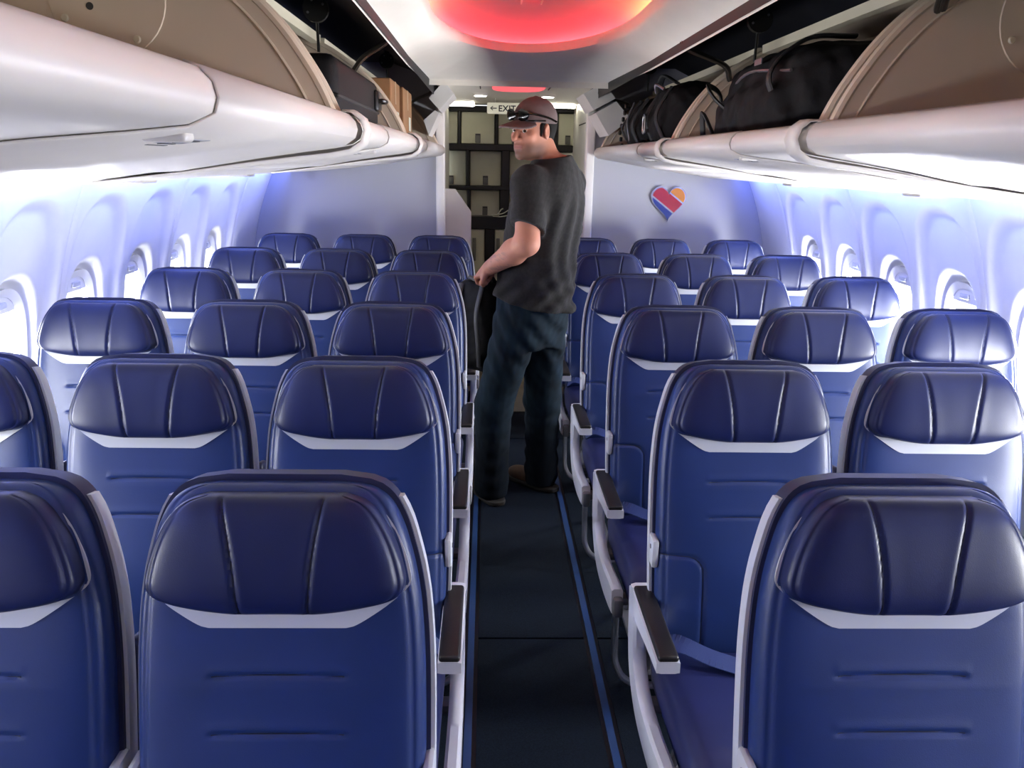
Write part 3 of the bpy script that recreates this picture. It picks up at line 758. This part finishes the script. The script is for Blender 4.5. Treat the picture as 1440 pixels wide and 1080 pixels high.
# ------------------------------------------------------------------ implicit-surface modelling (for soft, continuous shapes)
V3 = lambda *a: np.array(a, float)
def unit(a): a = np.array(a, float); return a/np.linalg.norm(a)
class Vol:
    def __init__(s, lo, hi, h):
        s.lo = np.array(lo, float); s.h = h; s.n = np.ceil((np.array(hi)-s.lo)/h).astype(int)+1
        s.ax = [(s.lo[i]+h*np.arange(s.n[i])).astype(np.float32) for i in range(3)]
        s.d = np.full(s.n, 1., np.float32)
    def sub(s, lo, hi):
        sl = []; 
        for i in range(3):
            a = int(max(0, np.floor((lo[i]-s.lo[i])/s.h))); b = int(min(s.n[i], np.ceil((hi[i]-s.lo[i])/s.h)+1)); sl.append(slice(a, max(a, b)))
        sl = tuple(sl); return sl, s.ax[0][sl[0]][:, None, None], s.ax[1][sl[1]][None, :, None], s.ax[2][sl[2]][None, None, :]
    def op(s, fn, lo, hi, k=.01, mode='u'):
        sl, X, Y, Z = s.sub(lo, hi)
        if min(q.stop-q.start for q in sl) <= 0: return s
        b = fn(X, Y, Z); a = s.d[sl]
        if mode == 'u': hh = np.clip(.5+.5*(b-a)/k, 0, 1); s.d[sl] = b+(a-b)*(1-hh) if False else (b*(1-hh)+a*hh)-k*hh*(1-hh)
        else:
            b = -b; hh = np.clip(.5-.5*(b-a)/k, 0, 1); s.d[sl] = (b*(1-hh)+a*hh)+k*hh*(1-hh)
        return s
    def cap(s, a, b, ra, rb=None, k=.012, mode='u'):
        a, b = np.array(a, float), np.array(b, float); rb = ra if rb is None else rb; R = max(ra, rb)+k+.02; ab = b-a; L = ab@ab
        def fn(X, Y, Z):
            px, py, pz = X-a[0], Y-a[1], Z-a[2]; t = np.clip((px*ab[0]+py*ab[1]+pz*ab[2])/L, 0, 1)
            return np.sqrt((px-t*ab[0])**2+(py-t*ab[1])**2+(pz-t*ab[2])**2)-(ra+(rb-ra)*t)
        return s.op(fn, np.minimum(a, b)-R, np.maximum(a, b)+R, k, mode)
    def ell(s, c, r, A=None, k=.012, mode='u', p=2):
        """A: rows are the local axes"""
        c = np.array(c, float); A = np.eye(3) if A is None else np.array(A, float); R = max(r)*(1.0 if p == 2 else 1.5)+k+.02
        def fn(X, Y, Z):
            x, y, z = X-c[0], Y-c[1], Z-c[2]
            q = [np.abs(A[i][0]*x+A[i][1]*y+A[i][2]*z)/r[i] for i in range(3)]
            m = (q[0]**p+q[1]**p+q[2]**p)**(1/p)
            g = np.sqrt((q[0]/r[0])**2+(q[1]/r[1])**2+(q[2]/r[2])**2)+1e-6 if p == 2 else 1/min(r)
            return m*(m-1)/g if p == 2 else (m-1)*min(r)
        return s.op(fn, c-R, c+R, k, mode)
    def loft(s, st, grow=0, k=.02, p=2.3, wr=None):
        """stations (z, x, y, half-width left-right, half-depth, heading)"""
        st = np.array(st, float); z0, z1 = st[0, 0], st[-1, 0]; R = st[:, 3:5].max()+grow+.05
        lo = V3(st[:, 1].min()-R, st[:, 2].min()-R, z0-.05); hi = V3(st[:, 1].max()+R, st[:, 2].max()+R, z1+.05)
        def fn(X, Y, Z):
            zz = Z.ravel(); I = [np.interp(zz, st[:, 0], st[:, i])[None, None, :] for i in range(1, 6)]
            th = np.radians(I[4]); fx, fy = np.cos(th), np.sin(th); x, y = X-I[0], Y-I[1]
            f = x*fx+y*fy; l = -x*fy+y*fx; rl, rf = I[2]+grow, I[3]+grow
            m = ((np.abs(l)/rl)**p+(np.abs(f)/rf)**p)**(1/p); d = (m-1)*np.minimum(rl, rf)
            if wr: d = d+wr(X, Y, Z, l, f)
            return np.maximum(d, np.maximum(z0-Z, Z-z1))
        return s.op(fn, lo, hi, k)
    def half(s, pt, nrm, lo=None, hi=None, k=.004):
        """cut away what lies beyond the plane (optionally only inside a box)"""
        nrm = unit(nrm); pt = np.array(pt, float); lo = s.lo if lo is None else lo; hi = s.lo+s.h*s.n if hi is None else hi
        sl, X, Y, Z = s.sub(lo, hi); b = (X-pt[0])*nrm[0]+(Y-pt[1])*nrm[1]+(Z-pt[2])*nrm[2]
        s.d[sl] = np.maximum(s.d[sl], b); return s
    def disp(s, fn):
        X, Y, Z = s.ax[0][:, None, None], s.ax[1][None, :, None], s.ax[2][None, None, :]; s.d = s.d+fn(X, Y, Z).astype(np.float32); return s
    def polys(s):
        d = s.d; ins = d < 0; n = np.array(d.shape)-1; cnt = np.zeros(n, np.int16); acc = [np.zeros(n, np.float32) for _ in range(3)]
        C8 = [(i, j, k) for i in (0, 1) for j in (0, 1) for k in (0, 1)]
        def view(a, o): return a[o[0]:o[0]+n[0], o[1]:o[1]+n[1], o[2]:o[2]+n[2]]
        any_in = np.zeros(n, bool); all_in = np.ones(n, bool)
        for o in C8: v_ = view(ins, o); any_in |= v_; all_in &= v_
        cells = np.argwhere(any_in & ~all_in); ids = np.full(n, -1, np.int64); ids[tuple(cells.T)] = np.arange(len(cells))
        P = np.zeros((len(cells), 3)); c = np.zeros(len(cells))
        for a in C8:
            for ax in range(3):
                if a[ax]: continue
                b = list(a); b[ax] = 1
                da = d[cells[:, 0]+a[0], cells[:, 1]+a[1], cells[:, 2]+a[2]]; db = d[cells[:, 0]+b[0], cells[:, 1]+b[1], cells[:, 2]+b[2]]
                m = (da < 0) != (db < 0); t = np.where(m, da/(da-db+1e-12), 0)
                q = np.tile(np.array(a, float), (len(cells), 1)); q[:, ax] += t; P[m] += q[m]; c += m
        P = (cells+P/c[:, None])*s.h+s.lo
        F = []
        for ax in range(3):
            o1, o2 = [(1, 2), (2, 0), (0, 1)][ax]
            sl0 = [slice(1, None)]*3; sl0[ax] = slice(0, -1); sl1 = list(sl0); sl1[ax] = slice(1, None)
            sl0[o1] = slice(1, -1); sl0[o2] = slice(1, -1); sl1[o1] = slice(1, -1); sl1[o2] = slice(1, -1)
            A, B = ins[tuple(sl0)], ins[tuple(sl1)]; E_ = np.argwhere(A != B)
            if not len(E_): continue
            flip = A[tuple(E_.T)]; base = E_.copy(); base[:, o1] += 1; base[:, o2] += 1
            def cid(u, w): q = base.copy(); q[:, o1] -= u; q[:, o2] -= w; return ids[tuple(q.T)]
            Q = np.stack([cid(1, 1), cid(0, 1), cid(0, 0), cid(1, 0)], 1); Q[~flip] = Q[~flip][:, ::-1]; F.append(Q)
        return P, np.concatenate(F)
    def sample(s, p):
        i = np.clip(np.round((np.asarray(p)-s.lo)/s.h).astype(int), 0, s.n-1); return s.d[i[0], i[1], i[2]]
    def build(s, name, m, parent=None, origin=(0, 0, 0), col=None, relax=1):
        P, F = s.polys()
        for _ in range(relax):
            a = np.zeros_like(P); c = np.zeros(len(P))
            for u, w in ((0, 1), (1, 2), (2, 3), (3, 0)):
                np.add.at(a, F[:, u], P[F[:, w]]); np.add.at(a, F[:, w], P[F[:, u]]); np.add.at(c, F[:, u], 1); np.add.at(c, F[:, w], 1)
            P = .5*P+.5*a/np.maximum(c, 1)[:, None]
        O = P-np.array(origin); me = bpy.data.meshes.new(name)
        me.vertices.add(len(P)); me.vertices.foreach_set('co', O.astype(np.float32).ravel())
        me.loops.add(F.size); me.loops.foreach_set('vertex_index', F.ravel().astype(np.int32))
        me.polygons.add(len(F)); me.polygons.foreach_set('loop_start', np.arange(0, F.size, 4, dtype=np.int32)); me.polygons.foreach_set('loop_total', np.full(len(F), 4, np.int32))
        me.update(calc_edges=True); me.validate(); me.polygons.foreach_set('use_smooth', [True]*len(me.polygons))
        if col:
            a = me.color_attributes.new('Col', 'FLOAT_COLOR', 'POINT'); cc = np.ones((len(P), 4), np.float32); cc[:, :3] = col(P); a.data.foreach_set('color', cc.ravel())
        me.materials.append(m); o = bpy.data.objects.new(name, me); COL.objects.link(o)
        if parent: o.parent = parent
        return o
def sstep(a, b, x): t = np.clip((x-a)/(b-a), 0, 1); return t*t*(3-2*t)
def wav(P, f, seed=0):       # cheap smooth noise in [-1,1]
    r = np.random.RandomState(seed); out = 0
    for k in range(5):
        w = r.normal(size=3)*f*(1+.6*k); out = out+np.sin(P[0]*w[0]+P[1]*w[1]+P[2]*w[2]+r.uniform(0, 6.3))/(1+.4*k)
    return out/2.6

# ------------------------------------------------------------------ the man in the aisle
ST = [(.84, .045, 3.85, .150, .115, 139), (.90, .048, 3.85, .168, .130, 139), (.98, .052, 3.85, .168, .138, 140), (1.06, .060, 3.85, .166, .142, 142), (1.16, .074, 3.85, .168, .142, 145),
      (1.28, .090, 3.85, .184, .145, 149), (1.38, .102, 3.845, .196, .140, 152), (1.46, .112, 3.84, .196, .128, 153), (1.52, .120, 3.835, .176, .108, 154), (1.565, .126, 3.832, .140, .090, 155), (1.60, .127, 3.83, .102, .076, 155), (1.63, .124, 3.83, .070, .064, 155)]
SHL, ELL, WRL = V3(.015, 3.690, 1.505), V3(.004, 3.590, 1.262), V3(-.150, 3.780, 1.132)
SHR, ELR, WRR = V3(.205, 3.985, 1.505), V3(.150, 4.130, 1.215), V3(-.015, 4.080, 1.085)
HIP = {1: V3(-.015, 3.785, .90), -1: V3(.112, 3.915, .90)}
KNE = {1: V3(-.128, 3.80, .475), -1: V3(.112, 3.925, .475)}
ANK = {1: V3(-.135, 3.785, .085), -1: V3(.118, 3.945, .085)}
TOE = {1: unit((-.40, .92, 0)), -1: unit((-.72, .69, 0))}
HC = V3(.032, 3.80, 1.733); G = unit((-.75, -.66, -.06)); UP = unit(V3(.06, -.02, 1)-G*((V3(.06, -.02, 1))@G)); HL = np.cross(UP, G)
def hp(l, g, u): return HC+HL*l+G*g+UP*u
HA = [HL, G, UP]
man = empty('person', (-.01, 3.86, 0), 'man in grey cap, charcoal t-shirt and jeans standing in the aisle, looking back', 'person')
OM = np.array((-.01, 3.86, 0))
B = Vol((-.34, 3.48, .0), (.36, 4.32, 1.90), .0046)
B.loft(ST, -.006, k=.03)
B.cap((.122, 3.835, 1.54), (.062, 3.815, 1.68), .064, .058, .03)
for sd, hip in HIP.items():
    B.cap(hip, KNE[sd], .090, .060, .03); B.cap(KNE[sd], ANK[sd], .056, .040, .02)
    B.ell(ANK[sd]+TOE[sd]*.07+V3(0, 0, -.045), (.10, .036, .03), [TOE[sd], np.cross((0, 0, 1), TOE[sd]), (0, 0, 1)], .02)
for sh, el, wr in ((SHL, ELL, WRL), (SHR, ELR, WRR)):
    B.ell(sh, (.068, .068, .068), None, .03); B.cap(sh, el, .060, .053, .02); B.cap(el, el+(wr-el)*.35, .052, .055, .02); B.cap(el+(wr-el)*.35, wr, .055, .034, .02)
    d = unit(wr-el); n_ = unit(V3(-.15, -.45, .88)-d*(V3(-.15, -.45, .88)@d)); w = np.cross(d, n_)
    A = [d, w, n_]; pc = wr+d*.048
    B.ell(pc, (.050, .041, .023), A, .012); B.cap(wr-d*.01, wr+d*.03, .030, .028, .012)
    for q, off in enumerate((-.033, -.011, .011, .032)):
        K = wr+d*(.088-.004*abs(q-1.3))+w*off+n_*.004; L = (.95, 1.05, 1.0, .82)[q]
        p1 = K+d*.016*L-n_*.026*L; p2 = K-d*.004-n_*.050*L; p3 = K-d*.030*L-n_*.046
        B.cap(wr+d*.05+w*off*.8, K, .012, .0115, .004); B.cap(K, p1, .0112, .0100, .003); B.cap(p1, p2, .0100, .0092, .003); B.cap(p2, p3, .0092, .0084, .003)
    t0 = wr+d*.022-w*.030-n_*.008; t1 = wr+d*.055-w*.050-n_*.028; t2 = wr+d*.082-w*.030-n_*.046
    B.cap(t0, t1, .016, .0125, .008); B.cap(t1, t2, .0122, .0100, .003)
# head
B.ell(hp(0, -.012, .034), (.076, .096, .092), HA, .02); B.ell(hp(0, .022, -.040), (.063, .070, .085), HA, .025)
B.ell(hp(0, .040, -.085), (.045, .048, .036), HA, .02); B.ell(hp(0, .078, -.104), (.024, .020, .020), HA, .018)
for l in (-1, 1):
    B.ell(hp(l*.041, .028, -.075), (.020, .044, .034), HA, .02); B.ell(hp(l*.038, .066, -.024), (.026, .024, .020), HA, .018)
    B.cap(hp(l*.012, .092, .020), hp(l*.046, .074, .022), .010, .009, .012)
B.cap(hp(0, .086, .010), hp(0, .117, -.034), .0085, .0130, .009)
for l in (-1, 1):
    B.ell(hp(l*.013, .100, -.037), (.009, .010, .008), HA, .006)
    B.ell(hp(l*.031, .097, -.001), (.017, .013, .010), HA, .008, 'd')
    B.cap(hp(l*.017, .091, .0075), hp(l*.045, .083, .0060), .0064, .0057, .003); B.cap(hp(l*.018, .090, -.0105), hp(l*.044, .083, -.0095), .0050, .0045, .003)
B.cap(hp(-.022, .088, -.064), hp(.022, .088, -.064), .0075, .0075, .008); B.cap(hp(-.018, .087, -.075), hp(.018, .087, -.075), .0080, .0080, .006)
B.cap(hp(-.024, .098, -.0695), hp(.024, .099, -.0695), .0045, .0045, .003, 'd')
for l in (-1, 1):
    EA = [unit(HL*l*.9-G*.35), unit(G*.9+HL*l*.3), UP]
    B.ell(hp(l*.079, -.004, -.006), (.009, .020, .033), EA, .006); B.ell(hp(l*.087, .000, -.002), (.006, .010, .017), EA, .004, 'd')
def skin_col(P):
    q = P-HC; l, g, u = q@HL, q@G, q@UP; n = len(P)
    c = np.tile(V3(.42, .180, .115), (n, 1)); hd = (P[:, 2] > 1.56)
    nz = wav(P.T, 60, 3)[:, None]*.5+.5
    red = np.exp(-((np.abs(l)-.03)/.03)**2-((u+.035)/.04)**2)*(g > .04)*hd
    c = c*(1-red[:, None]*.35)+V3(.52, .17, .12)*red[:, None]*.35
    st = hd*sstep(-.030, -.072, u)*sstep(-.045, .035, g)*sstep(-.14, -.11, u)
    st = st*(1-np.exp(-((u+.0695)/.006)**2-(l/.022)**2))
    c = c*(1-.80*st[:, None])+V3(.095, .055, .040)*.80*st[:, None]
    mo = np.exp(-((u+.0695)/.0048)**2)*(np.abs(l) < .026)*(g > .06)*hd
    lip = np.exp(-((u+.0695)/.0075)**2)*(np.abs(l) < .024)*(g > .07)*hd
    c = c*(1-.6*lip[:, None])+V3(.40, .11, .09)*.6*lip[:, None]
    c = c*(1-.7*mo[:, None])+V3(.12, .035, .03)*.7*mo[:, None]
    br = np.exp(-((u-.018)/.005)**2)*(np.abs(np.abs(l)-.030) < .020)*(g > .06)*hd
    c = c*(1-.85*br[:, None])+V3(.04, .025, .02)*.85*br[:, None]
    # faded forearm tattoo
    ab = WRL-ELL; t = ((P-ELL)@ab)/(ab@ab); near = np.linalg.norm(P-(ELL+np.clip(t, 0, 1)[:, None]*ab), axis=1) < .08
    tt = near*sstep(.25, .4, t)*sstep(1.0, .85, t)*(wav(P.T, 110, 9) > .25)
    c = c*(1-.40*tt[:, None])+V3(.10, .10, .10)*.40*tt[:, None]
    return c
B.build('body', M_SKIN, man, OM, skin_col)
for l in (-1, 1):
    e = hp(l*.031, .0835, -.001)
    MB().add(*(lambda bm: (lambda v, f: (v, f))([tuple(x.co*.0105+Vector(e-OM)) for x in bm.verts], [[y.index for y in p.verts] for p in bm.faces]))((lambda b: (bmesh.ops.create_uvsphere(b, u_segments=16, v_segments=10, radius=1), b.verts.index_update(), b)[2])(bmesh.new()))).build('eye', M_EYE, man, 60)
    gz = unit(np.array(CAM)-e)
    MB().disc(e-OM+gz*.0080, gz, .0066, .0050, .0030, 16).build('iris', M_IRIS, man)
# hair
Hh = Vol(HC-.16, HC+.16, .004)
Hh.ell(hp(0, -.022, .020), (.0815, .092, .090), HA, .005); Hh.ell(hp(0, -.055, -.045), (.055, .040, .045), HA, .02)
Hh.half(hp(0, .030, 0), G); Hh.half(hp(0, -.06, -.078), -UP+G*.35)
for l in (-1, 1): Hh.ell(hp(l*.083, -.002, -.010), (.016, .026, .040), HA, .004, 'd')
Hh.half(hp(0, .012, -.012), G*.8-UP*.75)
for l in (-1, 1): Hh.cap(hp(l*.071, .020, .02), hp(l*.069, .022, -.022), .009, .005, .004)
Hh.build('hair', M_HAIR, man, OM)
# cap
K = Vol(HC-.25, HC+.25, .004)
K.ell(hp(0, -.010, .044), (.0865, .106, .094), HA, .005); K.half(hp(0, 0, .030), -UP+G*.10)
def brim(X, Y, Z):
    x, y, z = X-HC[0], Y-HC[1], Z-HC[2]; l, g, u = [A_[0]*x+A_[1]*y+A_[2]*z for A_ in HA]
    uu = u-(.040-.24*(g-.09)+(-4.2)*l*l); r = np.sqrt((l/.080)**2+((g-.075)/.112)**2)
    return np.maximum(np.maximum((r-1)*.08, np.abs(uu)-.0045), .055-g)
K.op(brim, HC-.25, HC+.25, .006)
K.ell(hp(0, -.010, .1365), (.010, .010, .005), HA, .002)
cap_o = K.build('cap', M_CAP, man, OM)
MB().tube([hp(l, math.sqrt(max(0, 1-(l/.087)**2))*.107-.010, .041)-OM for l in np.linspace(-.085, .085, 17)], .0035, 6).build('cap_band', M_GLASSES, man)
# sunglasses pushed up on the cap
sg = MB()
for l in (-1, 1):
    pts = [hp(l*(.037+.033*math.cos(a)), .106-.010*max(0, math.cos(a)), .064+.025*math.sin(a))-OM for a in np.linspace(0, 2*PI, 20, endpoint=False)]
    c_ = hp(l*.036, .121, .062)-OM; b_ = hp(l*.036, .090, .064)-OM; n0 = len(pts)
    sg.add(pts+[c_, b_], [(i, (i+1) % n0, n0) for i in range(n0)]+[((i+1) % n0, i, n0+1) for i in range(n0)])
    sg.tube(spline([hp(l*.062, .096, .072)-OM, hp(l*.082, .060, .066)-OM, hp(l*.093, .0, .052)-OM, hp(l*.088, -.05, .036)-OM], 5), .0048, 6)
sg.tube([hp(-.012, .112, .072)-OM, hp(.012, .112, .072)-OM], .004, 6)
sg.build('sunglasses', M_GLASSES, man)
# t-shirt
T = Vol((-.30, 3.50, .86), (.40, 4.30, 1.64), .0055)
def folds(X, Y, Z, l, f):
    q = X*.55+Z*.25+Y*.35; mask = sstep(.02, -.10, f)*sstep(1.50, 1.38, Z)
    low = sstep(1.22, 1.0, Z)
    return -.0060*mask*np.sin((q*1.0+.06*np.sin(Z*7))*2*PI/.060)*(.5+.5*np.sin(Z*5+1))-.006*low*np.sin((X*.8-Z*.9)*2*PI/.085+l*8)-.010*low
T.loft([(.90, .060, 3.852, .178, .150, 139)]+[q for q in ST[2:]], .017, k=.03, wr=folds)
for sh, el in ((SHL, ELL), (SHR, ELR)):
    T2 = Vol((-.30, 3.50, .86), (.40, 4.30, 1.64), .0055)
    T2.ell(sh+V3(0, 0, -.005), (.083, .083, .080), None, .04); T2.cap(sh, sh+(el-sh)*1.1, .076, .080, .03)
    ab = unit(el-sh); e = sh+(el-sh)*.74; T2.half(e, ab+V3(-.30, 0, 0)); hh = np.clip(.5+.5*(T2.d-T.d)/.025, 0, 1); T.d = T2.d*(1-hh)+T.d*hh-.025*hh*(1-hh)
T.half((.10, 3.83, 1.618), (-.10, -.05, 1)); T.cap((.122, 3.835, 1.54), (.062, 3.815, 1.68), .061, .062, .006, 'd')
T.half((.06, 3.85, .962), (-.22, .05, -1))
T.disp(lambda X, Y, Z: .0022*wav((X, Y, Z), 38, 5))
T.build('t_shirt', M_SHIRT, man, OM)
# jeans
J = Vol((-.32, 3.60, .02), (.34, 4.14, 1.07), .006)
J.loft([(.76, .045, 3.85, .130, .10, 139)]+[(a, b, c, d_, e_, f_) for a, b, c, d_, e_, f_ in ST[:4]], .012, k=.05)
for sd in (1, -1):
    J.cap(HIP[sd], KNE[sd], .109, .088, .035); J.cap(KNE[sd], ANK[sd]+V3(0, 0, .02), .088, .078, .03); J.cap(ANK[sd]+V3(0, 0, .06), ANK[sd]+V3(0, 0, -.02), .078, .082, .02)
def jw(X, Y, Z):
    a = sstep(.62, .35, Z); k = np.sin(Z*2*PI/.085+X*26+Y*9+1.5*np.sin(X*30))
    return -.0038*a*k*(.6+.4*np.sin(Y*21))-.004*sstep(.55, .75, Z)*np.sin((Z*.7+X*1.3-Y*.4)*2*PI/.10)+.002*wav((X, Y, Z), 45, 8)
J.disp(jw)
J.half((0, 0, .028), (0, 0, -1)); J.half((0, 0, 1.035), (0, 0, 1))
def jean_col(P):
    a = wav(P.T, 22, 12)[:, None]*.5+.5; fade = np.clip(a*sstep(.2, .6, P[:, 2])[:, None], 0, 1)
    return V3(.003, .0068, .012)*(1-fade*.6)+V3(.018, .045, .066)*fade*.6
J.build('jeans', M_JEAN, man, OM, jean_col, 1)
# back pocket stitching, laid on the cloth
def on_cloth(p, dr):
    p = np.array(p, float); dr = unit(dr); p = p-dr*.30
    for _ in range(200):
        d_ = J.sample(p)
        if d_ < .002: break
        p = p+dr*max(.0015, d_*.5)
    return p-dr*.001
dv = V3(-.06, 1, -.12); pk = [(.035, .905), (.150, .900), (.145, .800), (.092, .765), (.030, .795), (.035, .905)]
path = [on_cloth((a[0]+(b[0]-a[0])*t, 3.70, a[1]+(b[1]-a[1])*t), dv)-OM for a, b in zip(pk[:-1], pk[1:]) for t in np.linspace(0, 1, 9)[:-1]]
MB().tube(path+[path[0]], .0016, 5).build('pocket_stitching', M_STITCH, man)
# boots
for sd in (1, -1):
    Bt = Vol(ANK[sd]-.32, ANK[sd]+.32, .006); A = [TOE[sd], np.cross((0, 0, 1), TOE[sd]), V3(0, 0, 1)]; a = ANK[sd]
    Bt.cap(a+V3(0, 0, .03), a+V3(0, 0, -.03), .050, .050, .02); Bt.ell(a+TOE[sd]*.02+V3(0, 0, -.045), (.085, .046, .045), A, .03); Bt.ell(a+TOE[sd]*.13+V3(0, 0, -.045), (.085, .050, .040), A, .035)
    Bt.half(a+V3(0, 0, -a[2]+.022), (0, 0, -1)); Bt.half(a+V3(0, 0, .03), (0, 0, 1))
    bo = Bt.build('boot', M_SHOE, man, OM)
    So = Vol(a-.32, a+.32, .006); So.ell(a+TOE[sd]*.06+V3(0, 0, -.07), (.165, .056, .09), A, .01, p=3); So.half((0, 0, .026), (0, 0, 1)); So.half((0, 0, .004), (0, 0, -1))
    So.build('boot_sole', M_SOLE, bo, OM)
# bag held by the top handle
gc = WRL+unit(WRL-ELL)*.080+V3(0, 0, -.030)
bag = empty('backpack', (-.188, 4.003, .60), 'black backpack hanging from the hand of the man in jeans', 'bag'); OB = np.array((-.188, 4.003, .60))
Q = Vol((-.42, 3.72, .54), (.10, 4.26, 1.20), .006); BA = [unit((-.80, .60, 0)), unit((.60, .80, 0)), V3(0, 0, 1)]
Q.ell((-.188, 4.003, .825), (.122, .105, .225), BA, .01, p=4); Q.ell((-.252, 4.050, .77), (.07, .095, .14), BA, .02, p=4)
Q.disp(lambda X, Y, Z: .004*wav((X, Y, Z), 30, 21)); Q.build('bag_body', M_BAG, bag, OB)
MB().tube([p-OB for p in spline([(-.125, 3.965, 1.03), (-.150, 3.92, 1.075), gc, (-.245, 3.93, 1.065), (-.235, 4.02, 1.03)], 6)], .011, 8).build('handle', M_BAG2, bag)
for o_ in (-.06, .06): MB().tube([p-OB for p in spline([V3(-.188, 4.003, 1.03)+BA[1]*(-.08)+BA[0]*o_, V3(-.188, 4.003, .90)+BA[1]*(-.125)+BA[0]*o_, V3(-.188, 4.003, .75)+BA[1]*(-.125)+BA[0]*o_*1.2, V3(-.188, 4.003, .64)+BA[1]*(-.10)+BA[0]*o_], 6)], .016, 8, flat=.4).build('shoulder_strap', M_BAG2, bag)
MB().tube([p-OB for p in spline([V3(-.188, 4.003, 1.0)+BA[0]*.110+BA[1]*.07*t for t in (-1, 0, 1)], 5)], .004, 6).build('zipper', M_GREYM, bag)

# ------------------------------------------------------------------ luggage in the bins
def suitcase(loc, d, lab, name='suitcase'):
    t = empty(name, loc, lab, 'suitcase'); x, y, z = d
    m_ = MB().rbox((0, 0, z/2), d, .035, 4); m_.build('shell', M_CASE, t)
    MB().rbox((0, 0, z/2), (x+.006, y*.995, .012), .003, 1).build('zip_band', M_BAG2, t)
    c = (x/2+.004, y/2-.07, z-.075)
    MB().rbox(c, (.022, .11, .075), .012, 3).build('handle_plate', M_BLACK2, t)
    MB().tube(spline([(c[0]+.01, c[1]-.04, c[2]), (c[0]+.03, c[1]-.03, c[2]), (c[0]+.03, c[1]+.03, c[2]), (c[0]+.01, c[1]+.04, c[2])], 5), .008, 8).build('handle', M_GALD, t)
    for sy in (-1, 1):
        w = MB().disc((x/2-.05, sy*(y/2+.001), .04), (0, sy, 0), .020, .020, .014, 16).build('wheel', M_GALD, t)
    return t
suitcase((-.765, 2.90, 1.655), (.36, .90, .225), 'black suitcase with a side handle lying in the open bin across from the duffel bag')
def carton(loc, d, lab):
    t = empty('cardboard_box', loc, lab, 'box', 'cardboard boxes in the bin'); x, y, z = d
    MB().rbox((0, 0, z/2), d, .004, 1).build('carton', M_CARD, t)
    MB().box((0, 0, z+.0004), (.05, y*.998, .001)).box((x/2+.0006, -.0, z-.05), (.001, .05, .10)).build('tape', M_TAPE, t)
    for s_ in (-1, 1): MB().box((0, s_*y*.0+s_*.004, z+.0008), (x*.98, .0015, .001)).build('flap_gap', M_INK, t)
    MB().box((x/2+.001, y*.22, z*.42), (.001, .10, .07)).build('paper_sticker', M_WHITE, t)
carton((-.735, 4.10, 1.66), (.27, .38, .285), 'brown cardboard box between the bin end wall and the second carton')
carton((-.735, 4.60, 1.66), (.29, .46, .285), 'wider brown cardboard box closer to the rear partition')
def soft_bag(name, loc, r, lab, seed, straps, flop=0):
    t = empty(name, loc, lab, 'bag', None); L = np.array(loc, float); q = Vol(-np.array(r)*1.25+V3(0, 0, r[2]*.9), np.array(r)*1.25+V3(0, 0, r[2]*1.1), .009)
    q.ell((0, 0, r[2]), r, None, .02, p=3.2)
    if flop: q.ell((-.04, r[1]*.62, r[2]*.55), (r[0]*.8, r[1]*.45, r[2]*.6), None, .05, p=2.6)
    q.ell((-r[0]*.78, -r[1]*.1, r[2]*.75), (r[0]*.32, r[1]*.62, r[2]*.5), None, .02, p=3)
    q.disp(lambda X, Y, Z: .008*wav((X, Y, Z), 16, seed)+.003*wav((X, Y, Z), 50, seed+1)); q.half((0, 0, .004), (0, 0, -1))
    q.build('bag_body', M_BAG, t)
    for P_ in straps: MB().tube(spline(P_, 6), .014, 8, flat=.45).build('strap', M_BAG2, t)
    return t
def S3(t, P_): return P_
b = soft_bag('duffel_bag', (.905, 2.82, 1.652), (.24, .48, .155), 'big black duffel bag slumped in the open bin across from the suitcase', 31,
     [[(-.20, .20, .10), (-.27, .26, .17), (-.28, .33, .22), (-.22, .38, .19), (-.20, .45, .08)], [(-.20, -.30, .08), (-.26, -.28, .20), (-.15, -.25, .305), (.0, -.24, .318)], [(-.24, .36, .05), (-.27, .42, .13), (-.25, .48, .05)]], 1)
MB().tube(spline([(-.22, -.35, .21), (-.235, 0, .235), (-.21, .30, .20)], 6), .005, 6).build('zipper', M_GREYM, b)
MB().rbox((-.245, -.12, .255), (.004, .07, .018), .001, 1).build('brand_tag', M_GREYM, b)
b = soft_bag('backpack', (.80, 3.95, 1.655), (.205, .27, .150), 'black backpack with steel buckle in the bin, beside the duffel bag bin', 41,
     [[(-.20, -.16, .05), (-.235, -.15, .15), (-.17, -.14, .27)], [(-.20, .08, .05), (-.235, .08, .15), (-.17, .08, .27)], [(-.16, -.20, .28), (-.18, .0, .325), (-.16, .20, .28)]])
for dy in (-.04, .02): MB().rbox((-.245, .08, .13+dy), (.006, .05, .008), .002, 1).build('buckle_bar', M_STEEL, b)
MB().tube(spline([(-.243, .055, .085), (-.243, .055, .155), (-.243, .105, .155), (-.243, .105, .085), (-.243, .055, .085)], 3), .004, 6).build('buckle', M_STEEL, b)
MB().tube(spline([(-.20, -.13, .26), (-.23, -.10, .28), (-.22, -.06, .25)], 4), .008, 6).build('carabiner', M_STEEL, b)
b = soft_bag('rucksack', (.80, 4.66, 1.655), (.195, .33, .142), 'black rucksack with a row of clips in the bin end by the rear partition', 51,
     [[(-.19, -.20, .04), (-.225, -.20, .14), (-.15, -.20, .265)], [(-.19, .0, .04), (-.228, .0, .14), (-.15, .0, .265)], [(-.17, .22, .05), (-.21, .24, .14), (-.13, .22, .25)]])
for k in range(7): MB().rbox((-.215+.012*abs(k-2)*.6, .28, .04+.036*k), (.018, .022, .026), .006, 2).build('clip', M_BLACK2, b)
MB().tube(spline([(-.222, -.12, .06), (-.235, -.10, .16), (-.20, -.08, .25)], 5), .006, 6).build('piping', M_GREYM, b)
